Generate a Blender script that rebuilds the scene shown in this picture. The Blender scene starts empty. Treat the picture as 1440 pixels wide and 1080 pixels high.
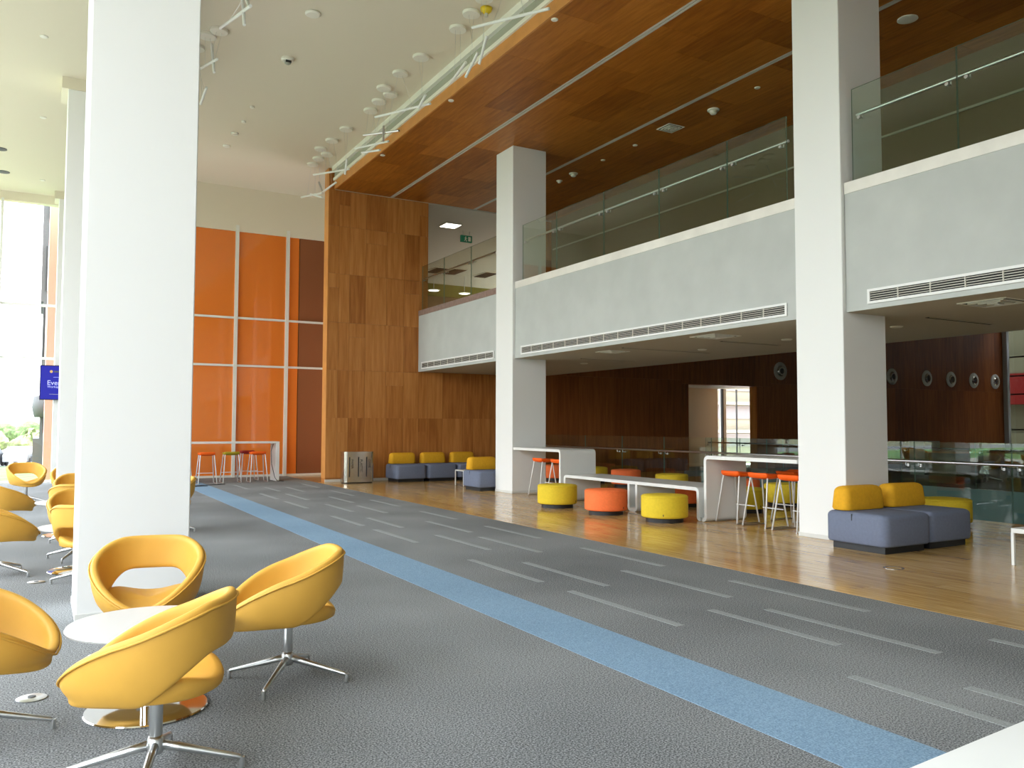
import bpy, bmesh, math, random
from mathutils import Vector, Matrix
random.seed(7)
PI = math.pi
SC = bpy.context.scene
COL = SC.collection

# ------------------------------------------------------------------ camera
F_PX, YAW, PITCH, ROLL, EYE = 1166.56, .5165, .0502, .0026, 1.5
def cam_axes():
    cy, sy, cp, sp = math.cos(YAW), math.sin(YAW), math.cos(PITCH), math.sin(PITCH)
    fwd = Vector((sy*cp, cy*cp, sp)); rt = Vector((cy, -sy, 0)); up = rt.cross(fwd)
    c, s = math.cos(ROLL), math.sin(ROLL)
    return c*rt + s*up, -s*rt + c*up, fwd
_r, _u, _f = cam_axes()
cd = bpy.data.cameras.new('camera'); cam = bpy.data.objects.new('camera', cd); COL.objects.link(cam)
cd.sensor_width = 36; cd.lens = F_PX/1440*36; cd.clip_end = 600; cd.clip_start = .05
m = Matrix.Identity(4)
for i in range(3):
    m[i][0] = _r[i]; m[i][1] = _u[i]; m[i][2] = -_f[i]
m[0][3], m[1][3], m[2][3] = 0, 0, EYE
cam.matrix_world = m
SC.camera = cam

# ------------------------------------------------------------------ world, light, exposure
SC.view_settings.view_transform = 'Standard'
SC.view_settings.look = 'None'
SC.view_settings.gamma = 1
SC.view_settings.use_curve_mapping = False
SC.view_settings.exposure = 0.6
w = bpy.data.worlds.new('world'); SC.world = w; w.use_nodes = True
nt = w.node_tree; nt.nodes.clear()
o_ = nt.nodes.new('ShaderNodeOutputWorld'); bg = nt.nodes.new('ShaderNodeBackground')
tc = nt.nodes.new('ShaderNodeTexCoord'); sx = nt.nodes.new('ShaderNodeSeparateXYZ'); rp = nt.nodes.new('ShaderNodeValToRGB')
nt.links.new(tc.outputs['Generated'], sx.inputs[0]); nt.links.new(sx.outputs[2], rp.inputs[0])
rp.color_ramp.elements[0].position = 0; rp.color_ramp.elements[0].color = (.86, .875, .89, 1)
rp.color_ramp.elements[1].position = .6; rp.color_ramp.elements[1].color = (1.37, 1.5, 1.66, 1)
nt.links.new(rp.outputs[0], bg.inputs[0]); bg.inputs[1].default_value = 4.2
nt.links.new(bg.outputs[0], o_.inputs[0])
def portal(name, loc, rot, sx_, sy_):
    l = bpy.data.lights.new(name, 'AREA'); l.shape = 'RECTANGLE'; l.size = sx_; l.size_y = sy_
    l.cycles.is_portal = True
    o = bpy.data.objects.new(name, l); COL.objects.link(o); o.location = loc; o.rotation_euler = rot
FX, BY = -4.0, -8.0          # side glazing (x) and the wall behind the camera (y)
portal('sky_portal_side', (FX-.15, (BY+24.8)/2, 3.6), (0, -PI/2, 0), 7.2, 24.8-BY)
portal('sky_portal_end', (FX/2+.2, 24.95, 3.6), (-PI/2, 0, 0), 4.6, 7.2)
portal('sky_portal_atrium', (37.95, 10, 3), (0, PI/2, 0), 10, 23)

# ------------------------------------------------------------------ materials
def srgb(r, g, b):
    f = lambda c: (c/12.92 if c <= .04045 else ((c+.055)/1.055)**2.4)
    return (f(r/255), f(g/255), f(b/255), 1)
class NM:
    def __init__(s, name):
        s.m = bpy.data.materials.new(name); s.m.use_nodes = True
        s.t = s.m.node_tree; s.b = s.t.nodes['Principled BSDF']
    def n(s, t, **kw):
        x = s.t.nodes.new(t)
        for k, v in kw.items(): setattr(x, k, v)
        return x
    def l(s, a, b): s.t.links.new(a, b)
def plain(name, col, rough=.5, metal=0, spec=.5, noise=0, nscale=8, bump=0, bscale=200, coat=0):
    k = NM(name); b = k.b
    b.inputs['Base Color'].default_value = col; b.inputs['Roughness'].default_value = rough
    b.inputs['Metallic'].default_value = metal; b.inputs['Specular IOR Level'].default_value = spec
    if coat: b.inputs['Coat Weight'].default_value = coat; b.inputs['Coat Roughness'].default_value = .08
    if noise or bump:
        tcn = k.n('ShaderNodeTexCoord')
    if noise:
        nz = k.n('ShaderNodeTexNoise'); nz.inputs['Scale'].default_value = nscale; nz.inputs['Detail'].default_value = 4
        k.l(tcn.outputs['Object'], nz.inputs['Vector'])
        r = k.n('ShaderNodeValToRGB'); r.color_ramp.elements[0].position = .3; r.color_ramp.elements[1].position = .7
        r.color_ramp.elements[0].color = tuple(c*(1-noise) for c in col[:3])+(1,)
        r.color_ramp.elements[1].color = tuple(min(1, c*(1+noise)) for c in col[:3])+(1,)
        k.l(nz.outputs[0], r.inputs[0]); k.l(r.outputs[0], b.inputs['Base Color'])
    if bump:
        n2 = k.n('ShaderNodeTexNoise'); n2.inputs['Scale'].default_value = bscale; n2.inputs['Detail'].default_value = 2
        k.l(tcn.outputs['Object'], n2.inputs['Vector'])
        bp = k.n('ShaderNodeBump'); bp.inputs['Strength'].default_value = bump; bp.inputs['Distance'].default_value = .004
        k.l(n2.outputs[0], bp.inputs['Height']); k.l(bp.outputs[0], b.inputs['Normal'])
    return k.m
def wood(name, dark, mid, light, stretch, scale=3, rough=.35, spec=.5, vary=.35, coat=0):
    """stretch: world-space scale per axis, small along the grain; tone differs from board to board"""
    k = NM(name); b = k.b
    g = k.n('ShaderNodeNewGeometry'); oi = k.n('ShaderNodeObjectInfo')
    mp = k.n('ShaderNodeVectorMath', operation='MULTIPLY'); mp.inputs[1].default_value = stretch
    k.l(g.outputs['Position'], mp.inputs[0])
    off = k.n('ShaderNodeVectorMath', operation='ADD')
    sc = k.n('ShaderNodeMath', operation='MULTIPLY'); sc.inputs[1].default_value = 37
    k.l(oi.outputs['Random'], sc.inputs[0]); k.l(mp.outputs[0], off.inputs[0]); k.l(sc.outputs[0], off.inputs[1])
    nz = k.n('ShaderNodeTexNoise'); nz.inputs['Scale'].default_value = scale; nz.inputs['Detail'].default_value = 5; nz.inputs['Roughness'].default_value = .6
    k.l(off.outputs[0], nz.inputs['Vector'])
    mx = k.n('ShaderNodeMath', operation='MULTIPLY_ADD'); mx.inputs[1].default_value = vary; mx.inputs[2].default_value = -vary/2
    k.l(oi.outputs['Random'], mx.inputs[0])
    ad = k.n('ShaderNodeMath', operation='ADD'); k.l(nz.outputs[0], ad.inputs[0]); k.l(mx.outputs[0], ad.inputs[1])
    r = k.n('ShaderNodeValToRGB'); cr = r.color_ramp
    cr.elements[0].position = .25; cr.elements[0].color = dark
    cr.elements[1].position = .78; cr.elements[1].color = light
    e = cr.elements.new(.5); e.color = mid
    k.l(ad.outputs[0], r.inputs[0]); k.l(r.outputs[0], b.inputs['Base Color'])
    b.inputs['Roughness'].default_value = rough; b.inputs['Specular IOR Level'].default_value = spec
    if coat: b.inputs['Coat Weight'].default_value = coat; b.inputs['Coat Roughness'].default_value = .12
    return k.m
def carpet(name, c0, c1, bump=.18):
    k = NM(name); b = k.b
    g = k.n('ShaderNodeNewGeometry')
    nz = k.n('ShaderNodeTexNoise'); nz.inputs['Scale'].default_value = 110; nz.inputs['Detail'].default_value = 3
    n2 = k.n('ShaderNodeTexNoise'); n2.inputs['Scale'].default_value = .5
    k.l(g.outputs['Position'], nz.inputs['Vector']); k.l(g.outputs['Position'], n2.inputs['Vector'])
    mx = k.n('ShaderNodeMath', operation='MULTIPLY_ADD'); mx.inputs[1].default_value = .25; mx.inputs[2].default_value = -.125
    k.l(n2.outputs[0], mx.inputs[0])
    ad = k.n('ShaderNodeMath', operation='ADD'); k.l(nz.outputs[0], ad.inputs[0]); k.l(mx.outputs[0], ad.inputs[1])
    r = k.n('ShaderNodeValToRGB'); r.color_ramp.elements[0].position = .36; r.color_ramp.elements[1].position = .64
    r.color_ramp.elements[0].color = c0; r.color_ramp.elements[1].color = c1
    k.l(ad.outputs[0], r.inputs[0]); k.l(r.outputs[0], b.inputs['Base Color'])
    bp = k.n('ShaderNodeBump'); bp.inputs['Strength'].default_value = bump; bp.inputs['Distance'].default_value = .01
    k.l(nz.outputs[0], bp.inputs['Height']); k.l(bp.outputs[0], b.inputs['Normal'])
    b.inputs['Roughness'].default_value = .95; b.inputs['Specular IOR Level'].default_value = .1
    return k.m
def glass(name, tint, ior=1.45, boost=1.0):
    k = NM(name); t = k.t; t.nodes.remove(k.b)
    tr = k.n('ShaderNodeBsdfTransparent'); tr.inputs[0].default_value = tint
    gl = k.n('ShaderNodeBsdfGlossy'); gl.inputs['Roughness'].default_value = 0.0
    fr = k.n('ShaderNodeFresnel')
    ge = k.n('ShaderNodeNewGeometry'); im = k.n('ShaderNodeMath', operation='MULTIPLY_ADD')
    im.inputs[1].default_value = 1/ior - ior; im.inputs[2].default_value = ior
    k.l(ge.outputs['Backfacing'], im.inputs[0]); k.l(im.outputs[0], fr.inputs[0])
    mu = k.n('ShaderNodeMath', operation='MULTIPLY', use_clamp=True); mu.inputs[1].default_value = boost
    mix = k.n('ShaderNodeMixShader'); k.l(fr.outputs[0], mu.inputs[0]); k.l(mu.outputs[0], mix.inputs[0])
    k.l(tr.outputs[0], mix.inputs[1]); k.l(gl.outputs[0], mix.inputs[2])
    k.l(mix.outputs[0], t.nodes['Material Output'].inputs[0])
    return k.m
def emit(name, col, s):
    k = NM(name); k.b.inputs['Base Color'].default_value = (0, 0, 0, 1)
    k.b.inputs['Emission Color'].default_value = col; k.b.inputs['Emission Strength'].default_value = s
    return k.m
M = dict(
    white=plain('white_paint', (.80, .80, .785, 1), .55, spec=.3),
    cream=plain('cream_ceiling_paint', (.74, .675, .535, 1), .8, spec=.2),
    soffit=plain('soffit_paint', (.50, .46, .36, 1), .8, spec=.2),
    fascia=plain('grey_fabric_panel', (.49, .505, .485, 1), .9, spec=.1, noise=.05, nscale=2),
    stone=plain('pale_stone', (.74, .71, .65, 1), .35, noise=.07, nscale=3),
    granite=plain('red_brown_granite', (.27, .19, .165, 1), .3, noise=.2, nscale=12),
    shadewood=wood('shaded_wall_veneer', srgb(118, 61, 23), srgb(143, 78, 32), srgb(165, 96, 43), (8, 8, .55), 1.5, .45, .35, .30),  # same wall veneer, with the shade past the gallery put into its tones
    teal=plain('green_tinted_slab', (.15, .235, .235, 1), .2),  # white slab face, tint of the green railing glass put into its colour
    lip=plain('white_metal_lip', (.82, .80, .70, 1), .5),
    cove=plain('grey_cove_panel', (.38, .38, .30, 1), .6),
    alu=plain('brushed_aluminium', (.62, .63, .63, 1), .28, metal=1),
    steel=plain('stainless_steel', (.60, .57, .50, 1), .22, metal=1),
    chrome=plain('polished_chrome', (.80, .80, .79, 1), .06, metal=1),
    mull=plain('white_mullion', (.74, .74, .68, 1), .4),
    black=plain('black_plastic', (.012, .013, .015, 1), .5),
    dark=plain('dark_void', (.02, .02, .018, 1), .8),
    trim=plain('pale_trim', (.6, .57, .5, 1), .5),
    yellow=plain('yellow_upholstery', (.64, .35, .055, 1), .55, spec=.35, noise=.04, nscale=5, bump=.12, bscale=500),
    amber=plain('amber_fabric', (.74, .38, .02, 1), .75, spec=.2, noise=.05, nscale=30, bump=.2, bscale=300),
    lime=plain('mustard_fabric', (.74, .54, .035, 1), .75, spec=.2, noise=.05, nscale=30, bump=.2, bscale=300),
    orange=plain('orange_fabric', (.95, .20, .06, 1), .75, spec=.2, noise=.05, nscale=30, bump=.2, bscale=300),
    stoolor=plain('stool_orange', (.92, .12, .006, 1), .6, spec=.3),
    stoolol=plain('stool_olive', (.36, .27, .015, 1), .6, spec=.3),
    stoolred=plain('stool_red', (.36, .02, .02, 1), .6, spec=.3),
    slate=plain('slate_blue_fabric', (.16, .185, .26, 1), .8, spec=.2, noise=.05, nscale=30, bump=.2, bscale=300),
    laminate=plain('white_laminate', (.74, .74, .71, 1), .3, spec=.5),
    tablewhite=plain('white_tabletop', (.62, .62, .60, 1), .3, spec=.4),
    base=plain('grey_white_baseboard', (.66, .66, .63, 1), .5),
    wire=plain('white_wire', (.80, .80, .78, 1), .35),
    glass=glass('clear_green_glass', (.90, .955, .915, 1), boost=1.5),
    glassedge=plain('green_glass_edge', (.13, .22, .16, 1), .15),
    pane=glass('window_glass', (.965, .968, .965, 1), boost=1.4),
    orangeglass=plain('orange_backed_glass', (.76, .205, .032, 1), .03, spec=.7),
    brownglass=plain('brown_backed_glass', (.26, .10, .045, 1), .05, spec=.7),
    orangeout=plain('orange_cladding', (.88, .45, .33, 1), .6),
    carpet=carpet('grey_carpet', (.075, .079, .08, 1), (.345, .355, .357, 1)),
    blue=carpet('blue_carpet', (.155, .245, .34, 1), (.27, .40, .53, 1), .15),
    dash=carpet('pale_carpet', (.245, .26, .257, 1), (.355, .372, .37, 1), .15),
    woodceil=wood('ceiling_veneer', srgb(138, 76, 15), srgb(165, 98, 27), srgb(188, 118, 42), (9, .9, 9), 1.6, .42, .35, .32),
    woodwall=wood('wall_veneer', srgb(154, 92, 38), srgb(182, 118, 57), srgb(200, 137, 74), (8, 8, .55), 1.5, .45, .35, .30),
    woodedge=plain('wood_edge', srgb(205, 140, 72), .5, noise=.1, nscale=3),
    woodfloor=wood('floor_bamboo', srgb(152, 114, 62), srgb(194, 156, 96), srgb(220, 188, 132), (14, .9, 14), 2.2, .17, .5, .16),
    cap=plain('canopy_white', (.80, .78, .68, 1), .5),
    paleceil=plain('corridor_ceiling', (.55, .52, .44, 1), .8),
    olive=plain('olive_wall', (.16, .17, .03, 1), .8),
    darkwall=plain('dark_gallery_wall', (.15, .115, .06, 1), .8),
    green=plain('exit_green', (.02, .22, .12, 1), .5),
    lamp=emit('lamp_diffuser', (1, .95, .82, 1), 4),
    warm=emit('warm_lamp', (1, .72, .35, 1), 12),
    screen=emit('screen_blue', (.004, .006, .30, 1), 1.0),
    screentext=emit('screen_text', (.5, .55, .95, 1), 1.0),
    screengold=emit('screen_gold', (.7, .45, .15, 1), .8),
    grass=plain('lawn', (.13, .27, .08, 1), .95, noise=.35, nscale=1.5),
    paving=plain('warm_paving', (.48, .45, .38, 1), .9, noise=.08, nscale=2),
    asphalt=plain('asphalt', (.22, .22, .22, 1), .9, noise=.1, nscale=1),
    earth=plain('dry_ground', (.24, .24, .13, 1), .95, noise=.3, nscale=.05),
    leaf=plain('tree_leaves', (.13, .20, .07, 1), .9, noise=.5, nscale=2),
    leafdry=plain('pale_leaves', (.24, .29, .12, 1), .9, noise=.5, nscale=2),
    bark=plain('bark', (.13, .09, .06, 1), .9),
    greyclad=plain('grey_cladding', (.095, .098, .10, 1), .6),
    whiteclad=plain('white_cladding', (.55, .56, .56, 1), .6),
    redclad=plain('red_cladding', (.05, .004, .003, 1), .9, spec=.05),
    oliveclad=plain('olive_cladding', (.045, .045, .027, 1), .9, spec=.05),
    carpaint=plain('dark_car_paint', (.05, .055, .06, 1), .3),
    carsilver=plain('silver_car_paint', (.35, .35, .36, 1), .3),
)

# ------------------------------------------------------------------ mesh helpers
class MB:
    def __init__(s): s.v = []; s.f = []
    def add(s, vs, fs):
        n = len(s.v); s.v += [tuple(v) for v in vs]; s.f += [tuple(i+n for i in f) for f in fs]; return s
    def box(s, x0, x1, y0, y1, z0, z1):
        vs = [(x, y, z) for x in (x0, x1) for y in (y0, y1) for z in (z0, z1)]
        return s.add(vs, [(0, 1, 3, 2), (4, 6, 7, 5), (0, 4, 5, 1), (2, 3, 7, 6), (0, 2, 6, 4), (1, 5, 7, 3)])
    def quad(s, a, b, c, d): return s.add([a, b, c, d], [(0, 1, 2, 3)])
    def tube(s, pts, r, n=8, cap=True, closed=False):
        pts = [Vector(p) for p in pts]; N = len(pts)
        rs = r if isinstance(r, (list, tuple)) else [r]*N
        rings = []; prev = None
        for i, p in enumerate(pts):
            a = pts[(i-1) % N] if (closed or i > 0) else p
            b = pts[(i+1) % N] if (closed or i < N-1) else p
            d = (b-a).normalized()
            if prev is None:
                u = d.orthogonal().normalized()
            else:
                u = (prev - d*prev.dot(d)); u = u.normalized() if u.length > 1e-6 else d.orthogonal().normalized()
            prev = u; v = d.cross(u)
            rings.append([p + rs[i]*(math.cos(2*PI*k/n)*u + math.sin(2*PI*k/n)*v) for k in range(n)])
        vs = [q for rg in rings for q in rg]; fs = []
        for i in range(N if closed else N-1):
            for k in range(n):
                j = (i+1) % N
                fs.append((i*n+k, i*n+(k+1) % n, j*n+(k+1) % n, j*n+k))
        if cap and not closed:
            fs.append(tuple(range(n-1, -1, -1))); fs.append(tuple((N-1)*n+k for k in range(n)))
        return s.add(vs, fs)
    def lathe(s, prof, n=32, c=(0, 0, 0), sx=1, sy=1):
        vs = []; fs = []; P = len(prof)
        for r, z in prof:
            for k in range(n):
                a = 2*PI*k/n; vs.append((c[0]+r*sx*math.cos(a), c[1]+r*sy*math.sin(a), c[2]+z))
        for i in range(P-1):
            for k in range(n):
                fs.append((i*n+k, i*n+(k+1) % n, (i+1)*n+(k+1) % n, (i+1)*n+k))
        if prof[0][0] > 1e-6: fs.append(tuple(range(n-1, -1, -1)))
        if prof[-1][0] > 1e-6: fs.append(tuple((P-1)*n+k for k in range(n)))
        return s.add(vs, fs)
    def build(s, name, mat, parent=None, smooth=False, bevel=0, seg=2, kind=None, sub=0, auto=None):
        me = bpy.data.meshes.new(name); me.from_pydata(s.v, [], s.f); me.update()
        bm = bmesh.new(); bm.from_mesh(me)
        bmesh.ops.remove_doubles(bm, verts=bm.verts, dist=1e-5)
        bmesh.ops.recalc_face_normals(bm, faces=bm.faces)
        if bevel:
            bmesh.ops.bevel(bm, geom=list(bm.edges), offset=bevel, segments=seg, profile=.6, affect='EDGES')
        bm.to_mesh(me); bm.free()
        if smooth:
            for p in me.polygons: p.use_smooth = True
            if auto: me.set_sharp_from_angle(angle=math.radians(auto))
        me.materials.append(mat if not isinstance(mat, str) else M[mat])
        o = bpy.data.objects.new(name, me); COL.objects.link(o)
        if parent: o.parent = parent
        if kind: o['kind'] = kind
        if sub:
            sm = o.modifiers.new('sub', 'SUBSURF'); sm.levels = sub; sm.render_levels = sub
        return o
def box(name, b, mat, parent=None, bevel=0, seg=2, kind=None, smooth=False):
    return MB().box(*b).build(name, mat, parent, smooth=smooth or bevel > 0, bevel=bevel, seg=seg, kind=kind, auto=40 if bevel else None)
def empty(name, loc=(0, 0, 0), rz=0, label=None, cat=None, group=None, kind=None):
    o = bpy.data.objects.new(name, None); COL.objects.link(o); o.location = loc; o.rotation_euler = (0, 0, rz); o.empty_display_size = .1
    return tag(o, label, cat, group, kind)
def tag(o, label=None, cat=None, group=None, kind=None):
    if label: o['label'] = label
    if cat: o['category'] = cat
    if group: o['group'] = group
    if kind: o['kind'] = kind
    return o
def copy_tree(o, parent=None):
    c = o.copy(); COL.objects.link(c)
    if parent: c.parent = parent
    for ch in [x for x in KIDS.get(o, list(o.children))]: copy_tree(ch, c)
    return c
KIDS = {}
def text(name, body, size, mat, parent, loc, rot, align='LEFT', ext=.002):
    c = bpy.data.curves.new(name, 'FONT'); c.body = body; c.size = size; c.extrude = ext; c.align_x = align
    c.materials.append(M[mat]); o = bpy.data.objects.new(name, c); COL.objects.link(o)
    bpy.context.view_layer.update()
    me = bpy.data.meshes.new_from_object(o.evaluated_get(bpy.context.evaluated_depsgraph_get()))
    bpy.data.objects.remove(o); o = bpy.data.objects.new(name, me); COL.objects.link(o)
    o.parent = parent; o.location = loc; o.rotation_euler = rot
    return o
def rrect(w, d, r, n=5):
    pts = []
    for cx, cy, a0 in ((w/2-r, d/2-r, 0), (-w/2+r, d/2-r, PI/2), (-w/2+r, -d/2+r, PI), (w/2-r, -d/2+r, 1.5*PI)):
        for k in range(n+1):
            a = a0+PI/2*k/n; pts.append((cx+r*math.cos(a), cy+r*math.sin(a)))
    return pts
def cushion(x0, x1, y0, y1, z0, z1, r, corner, dome=.0, taper=0):
    """soft upholstered block: rounded plan corners, rolled top and bottom edges, slightly domed top"""
    w, d, h = x1-x0, y1-y0, z1-z0; cx, cy = (x0+x1)/2, (y0+y1)/2
    mb = MB(); rings = []
    prof = [(r*.7, 0), (r*.2, r*.12), (0, r*.5)] + [(0, h*.5)] + [(r*(1-math.cos(a)), h-r+r*math.sin(a)) for a in (0, PI/8, PI/4, 3*PI/8)] + [(r, h), (min(w, d)*.25, h+dome*.7), (min(w, d)*.42, h+dome)]
    for ins, z in prof:
        tp = taper*z/h
        pts = rrect(w-2*ins-2*tp, d-2*ins-2*tp, max(.012, corner-ins*.5 if ins < corner else corner*.5), 5) if min(w, d)-2*ins > .05 else None
        if pts: rings.append([(cx+px, cy+py, z0+z) for px, py in pts])
    n = len(rings[0]); vs = [p for rg in rings for p in rg]; fs = []
    for i in range(len(rings)-1):
        for k in range(n): fs.append((i*n+k, i*n+(k+1) % n, (i+1)*n+(k+1) % n, (i+1)*n+k))
    fs.append(tuple(range(n-1, -1, -1))); fs.append(tuple((len(rings)-1)*n+k for k in range(n)))
    return mb.add(vs, fs)

# ================================================================== THE SETTING
PR = [(-1.6, -.8), (7.27, 8.05), (16.04, 16.82)]          # pillar rows along y
# --- floor
floor = MB().box(FX, 6.345, BY, 24.8, -.3, 0).build('floor', 'carpet', kind='structure')
box('carpet_stripe', (3.12, 3.67, BY, 24.75, -.01, .0025), 'blue', floor)
D = [(4.27, 21.6, 20.07), (4.77, 20.5, 19.08), (5.23, 20.25, 18.72), (5.87, 21.2, 19.75), (4.24, 18.64, 17.1), (4.72, 18.25, 16.6), (4.24, 16.46, 14.96),
     (5.86, 18.75, 17.17), (5.33, 17.1, 15.65), (4.77, 15.55, 14.0), (5.21, 15.0, 13.54), (5.84, 16.0, 14.52), (4.24, 13.48, 11.98), (4.67, 12.95, 11.5),
     (4.24, 11.45, 9.93), (5.84, 13.5, 12.1), (5.32, 12.05, 10.53), (4.77, 10.47, 8.95), (5.84, 11.06, 9.54), (5.21, 10.02, 8.48), (4.23, 8.39, 6.87),
     (4.67, 7.93, 6.4), (5.85, 8.54, 7.0), (5.31, 7.0, 5.46), (4.23, 6.37, 4.87), (4.81, 5.17, 3.91), (5.89, 6.04, 4.5), (5.23, 4.96, 3.45), (5.89, 3.5, 2.0), (4.28, 3.4, 2.0), (4.69, 2.93, 1.4)]
for x, a, b in D:
    box('carpet_dash', (x-.038, x+.038, b, a, -.01, .002), 'dash', floor)
wb = MB().box(6.345, 13.25, BY, 21.5, -.3, -.006).box(6.345, 9, 21.5, 24.8, -.3, -.001).build('floor_base', 'woodfloor', floor)
nx = 28; pw = (13.2-6.36)/nx
for i in range(nx):
    y = 1.6 - (i*.83 % 2.2)
    while y < 21.4:
        y1 = min(21.4, y+2.2)
        if y1 > 2.2 and y1-y > .12 and not (i > 24 and y1 < 5):
            MB().box(6.36+i*pw+.001, 6.36+(i+1)*pw-.001, max(y, 1.2)+.001, y1-.001, -.02, 0).build('floor_plank', 'woodfloor', floor)
        y += 2.2
box('floor_edge_strip', (6.343, 6.36, BY, 21.4, -.02, -.001), 'woodfloor', floor)

# --- pillars
def pillar(x0, x1, y0, y1, z1, label):
    o = MB().box(x0, x1, y0, y1, 0, z1).build('pillar', 'white', kind='structure', bevel=.008, seg=1)
    o['label'] = label
    MB().box(x0-.006, x1+.006, y0-.006, y1+.006, 0, .055).build('baseboard', 'base', o, bevel=.003, seg=1)
    return o
pillar(9.12, 9.98, 7.27, 8.05, 7.83, 'white square pillar behind the two-seat slate sofa')
pillar(9.12, 10.0, 16.04, 16.82, 7.83, 'white square pillar at the far end of the folded bar table')
pillar(9.12, 9.98, -1.6, -.8, 7.83, 'white square pillar beyond the frame')
for (a, b), lb in zip(((7.2, 8.0), (16.04, 16.84), (24.1, 24.74), (-1.6, -.8)), ('big white square pillar behind the yellow chairs', 'white square pillar hidden behind the big pillar', 'white pillar against the end window', 'white pillar beyond the frame to the rear')):
    p = pillar(.27, 1.08, a, b, 7.5, lb)
    box('capital', (.17, 1.08, a-.02, b+.02, 7.30, 7.5), 'cream', p)

# --- ceilings
cei = MB().box(1.2, 6.9, BY, 24.8, 8.42, 8.6).box(6.9, 10, 21.45, 24.8, 8.42, 8.6).box(FX, 1.2, BY, 24.8, 7.5, 8.6).build('ceiling', 'cream', kind='structure')
wc = MB().box(6.735, 14.0, BY, 21.48, 7.845, 8.6).build('ceiling_wooden', 'woodceil', kind='structure')
strips = [(6.735, 7.5), (7.5, 8.275), (8.385, 9.2), (9.2, 10.03), (10.03, 10.86), (10.96, 11.8), (11.8, 12.65), (12.65, 13.5)]
for si, (a, b) in enumerate(strips):
    y = 2.2 + (si*.6 % 1.65)
    while y < 21.4:
        y1 = min(y+1.65, 21.46)
        if y1-y > .2: MB().box(a+.002, b-.002, y+.002, y1-.002, 7.83, 7.85).build('ceiling_panel', 'woodceil', wc)
        y += 1.65
box('edge_board', (6.70, 6.735, BY, 21.48, 7.83, 8.05), 'woodedge', wc)
for (a, b) in ((8.275, 8.385), (10.86, 10.96)):
    e = MB().box(a+.045, b-.045, BY, 21.46, 7.84, 7.846).build('slot_recess', 'cove', wc)
    MB().box(a, a+.045, BY, 21.46, 7.826, 7.846).box(b-.045, b, BY, 21.46, 7.826, 7.846).build('slot_rail', 'trim', wc)
t1 = box('trim_1', (6.66, 6.73, BY, 21.48, 8.05, 8.125), 'lip', kind='structure')
box('trim_2', (6.70, 6.734, BY, 21.48, 8.12, 8.305), 'cove', kind='structure')
box('trim_3', (6.62, 6.73, BY, 21.48, 8.30, 8.42), 'lip', kind='structure')

# --- end wall with the wood panels (y = 21.5)
wl = MB()
wl.box(6.56, 9.46, 21.53, 21.85, 0, 7.83).box(6.56, 6.73, 21.53, 21.85, 7.83, 8.40)
wl.box(9.46, 13.25, 21.53, 21.85, 0, 4.6)
wl.box(13.25, 19.1, 21.53, 21.85, -4, 9).box(22.3, 38, 21.53, 21.85, -4, 9).box(19.1, 22.3, 21.53, 21.85, 2.92, 9).box(19.1, 22.3, 21.53, 21.85, -4, -.0)
wl = wl.build('wall_back', 'woodwall', kind='structure')
def wpanel(x0, x1, z0, z1): MB().box(x0+.002, x1-.002, 21.5, 21.535, z0+.002, z1-.002).build('wall_panel', 'shadewood' if x0 >= 13.19 else 'woodwall', wl)
zs = [.1, 1.695, 2.97, 4.25, 5.56, 6.85, 7.82]
wid = [.30, .30, .46, .60, .52, .46, .28]
x = 6.56; i = 0; xe = [6.56]
while xe[-1] < 9.46: xe.append(min(9.46, xe[-1]+wid[i % 7])); i += 1
for i in range(len(xe)-1):
    for j in range(6):
        if (i+j*2) % 5 == 1:
            wpanel(xe[i], xe[i+1], zs[j], zs[j+1]-.38); wpanel(xe[i], xe[i+1], zs[j+1]-.38, zs[j+1])
        else: wpanel(xe[i], xe[i+1], zs[j], zs[j+1])
x = 9.46; i = 0
while x < 13.2:
    x1 = min(13.2, x+(.48, .62, .36, .55)[i % 4])
    for a, b in ((.1, 1.695), (1.695, 2.99)): wpanel(x, x1, a, b)
    x = x1; i += 1
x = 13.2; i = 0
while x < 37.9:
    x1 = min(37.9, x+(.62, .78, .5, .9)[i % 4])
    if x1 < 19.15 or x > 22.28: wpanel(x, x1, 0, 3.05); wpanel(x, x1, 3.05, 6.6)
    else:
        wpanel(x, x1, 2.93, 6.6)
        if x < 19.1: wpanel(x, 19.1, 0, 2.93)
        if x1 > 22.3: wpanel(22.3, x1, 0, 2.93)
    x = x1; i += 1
MB().box(6.553, 6.562, 21.5, 21.85, 0.1, 8.4).build('end_board', 'woodedge', wl)
box('baseboard_back', (6.55, 13.2, 21.49, 21.53, 0, .07), 'trim', kind='structure')
# recess and window in the far wood wall
rc = MB().box(19.1, 22.42, 23.6, 23.7, 0, 3.0).box(18.9, 19.1, 21.85, 23.7, 0, 2.95).box(18.9, 23.4, 21.85, 23.7, 2.92, 3.0).box(24.6, 24.8, 21.85, 23.7, 0, 3).box(23.4, 24.8, 21.85, 23.7, 2.92, 3.0).build('wall_recess', 'cream', kind='structure')
wn = empty('window_3', (0, 0, 0), kind='structure')
box('frame', (22.62, 22.8, 23.55, 23.72, 0, 2.92), 'mull', wn); box('frame', (22.56, 22.62, 23.5, 23.6, 0, 2.92), 'black', wn)
box('mullion', (23.4, 23.43, 23.6, 23.66, 0, 2.92), 'greyclad', wn)
MB().quad((22.42, 23.63, 0), (24.6, 23.63, 0), (24.6, 23.63, 2.92), (22.42, 23.63, 2.92)).build('pane', 'pane', wn)

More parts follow.
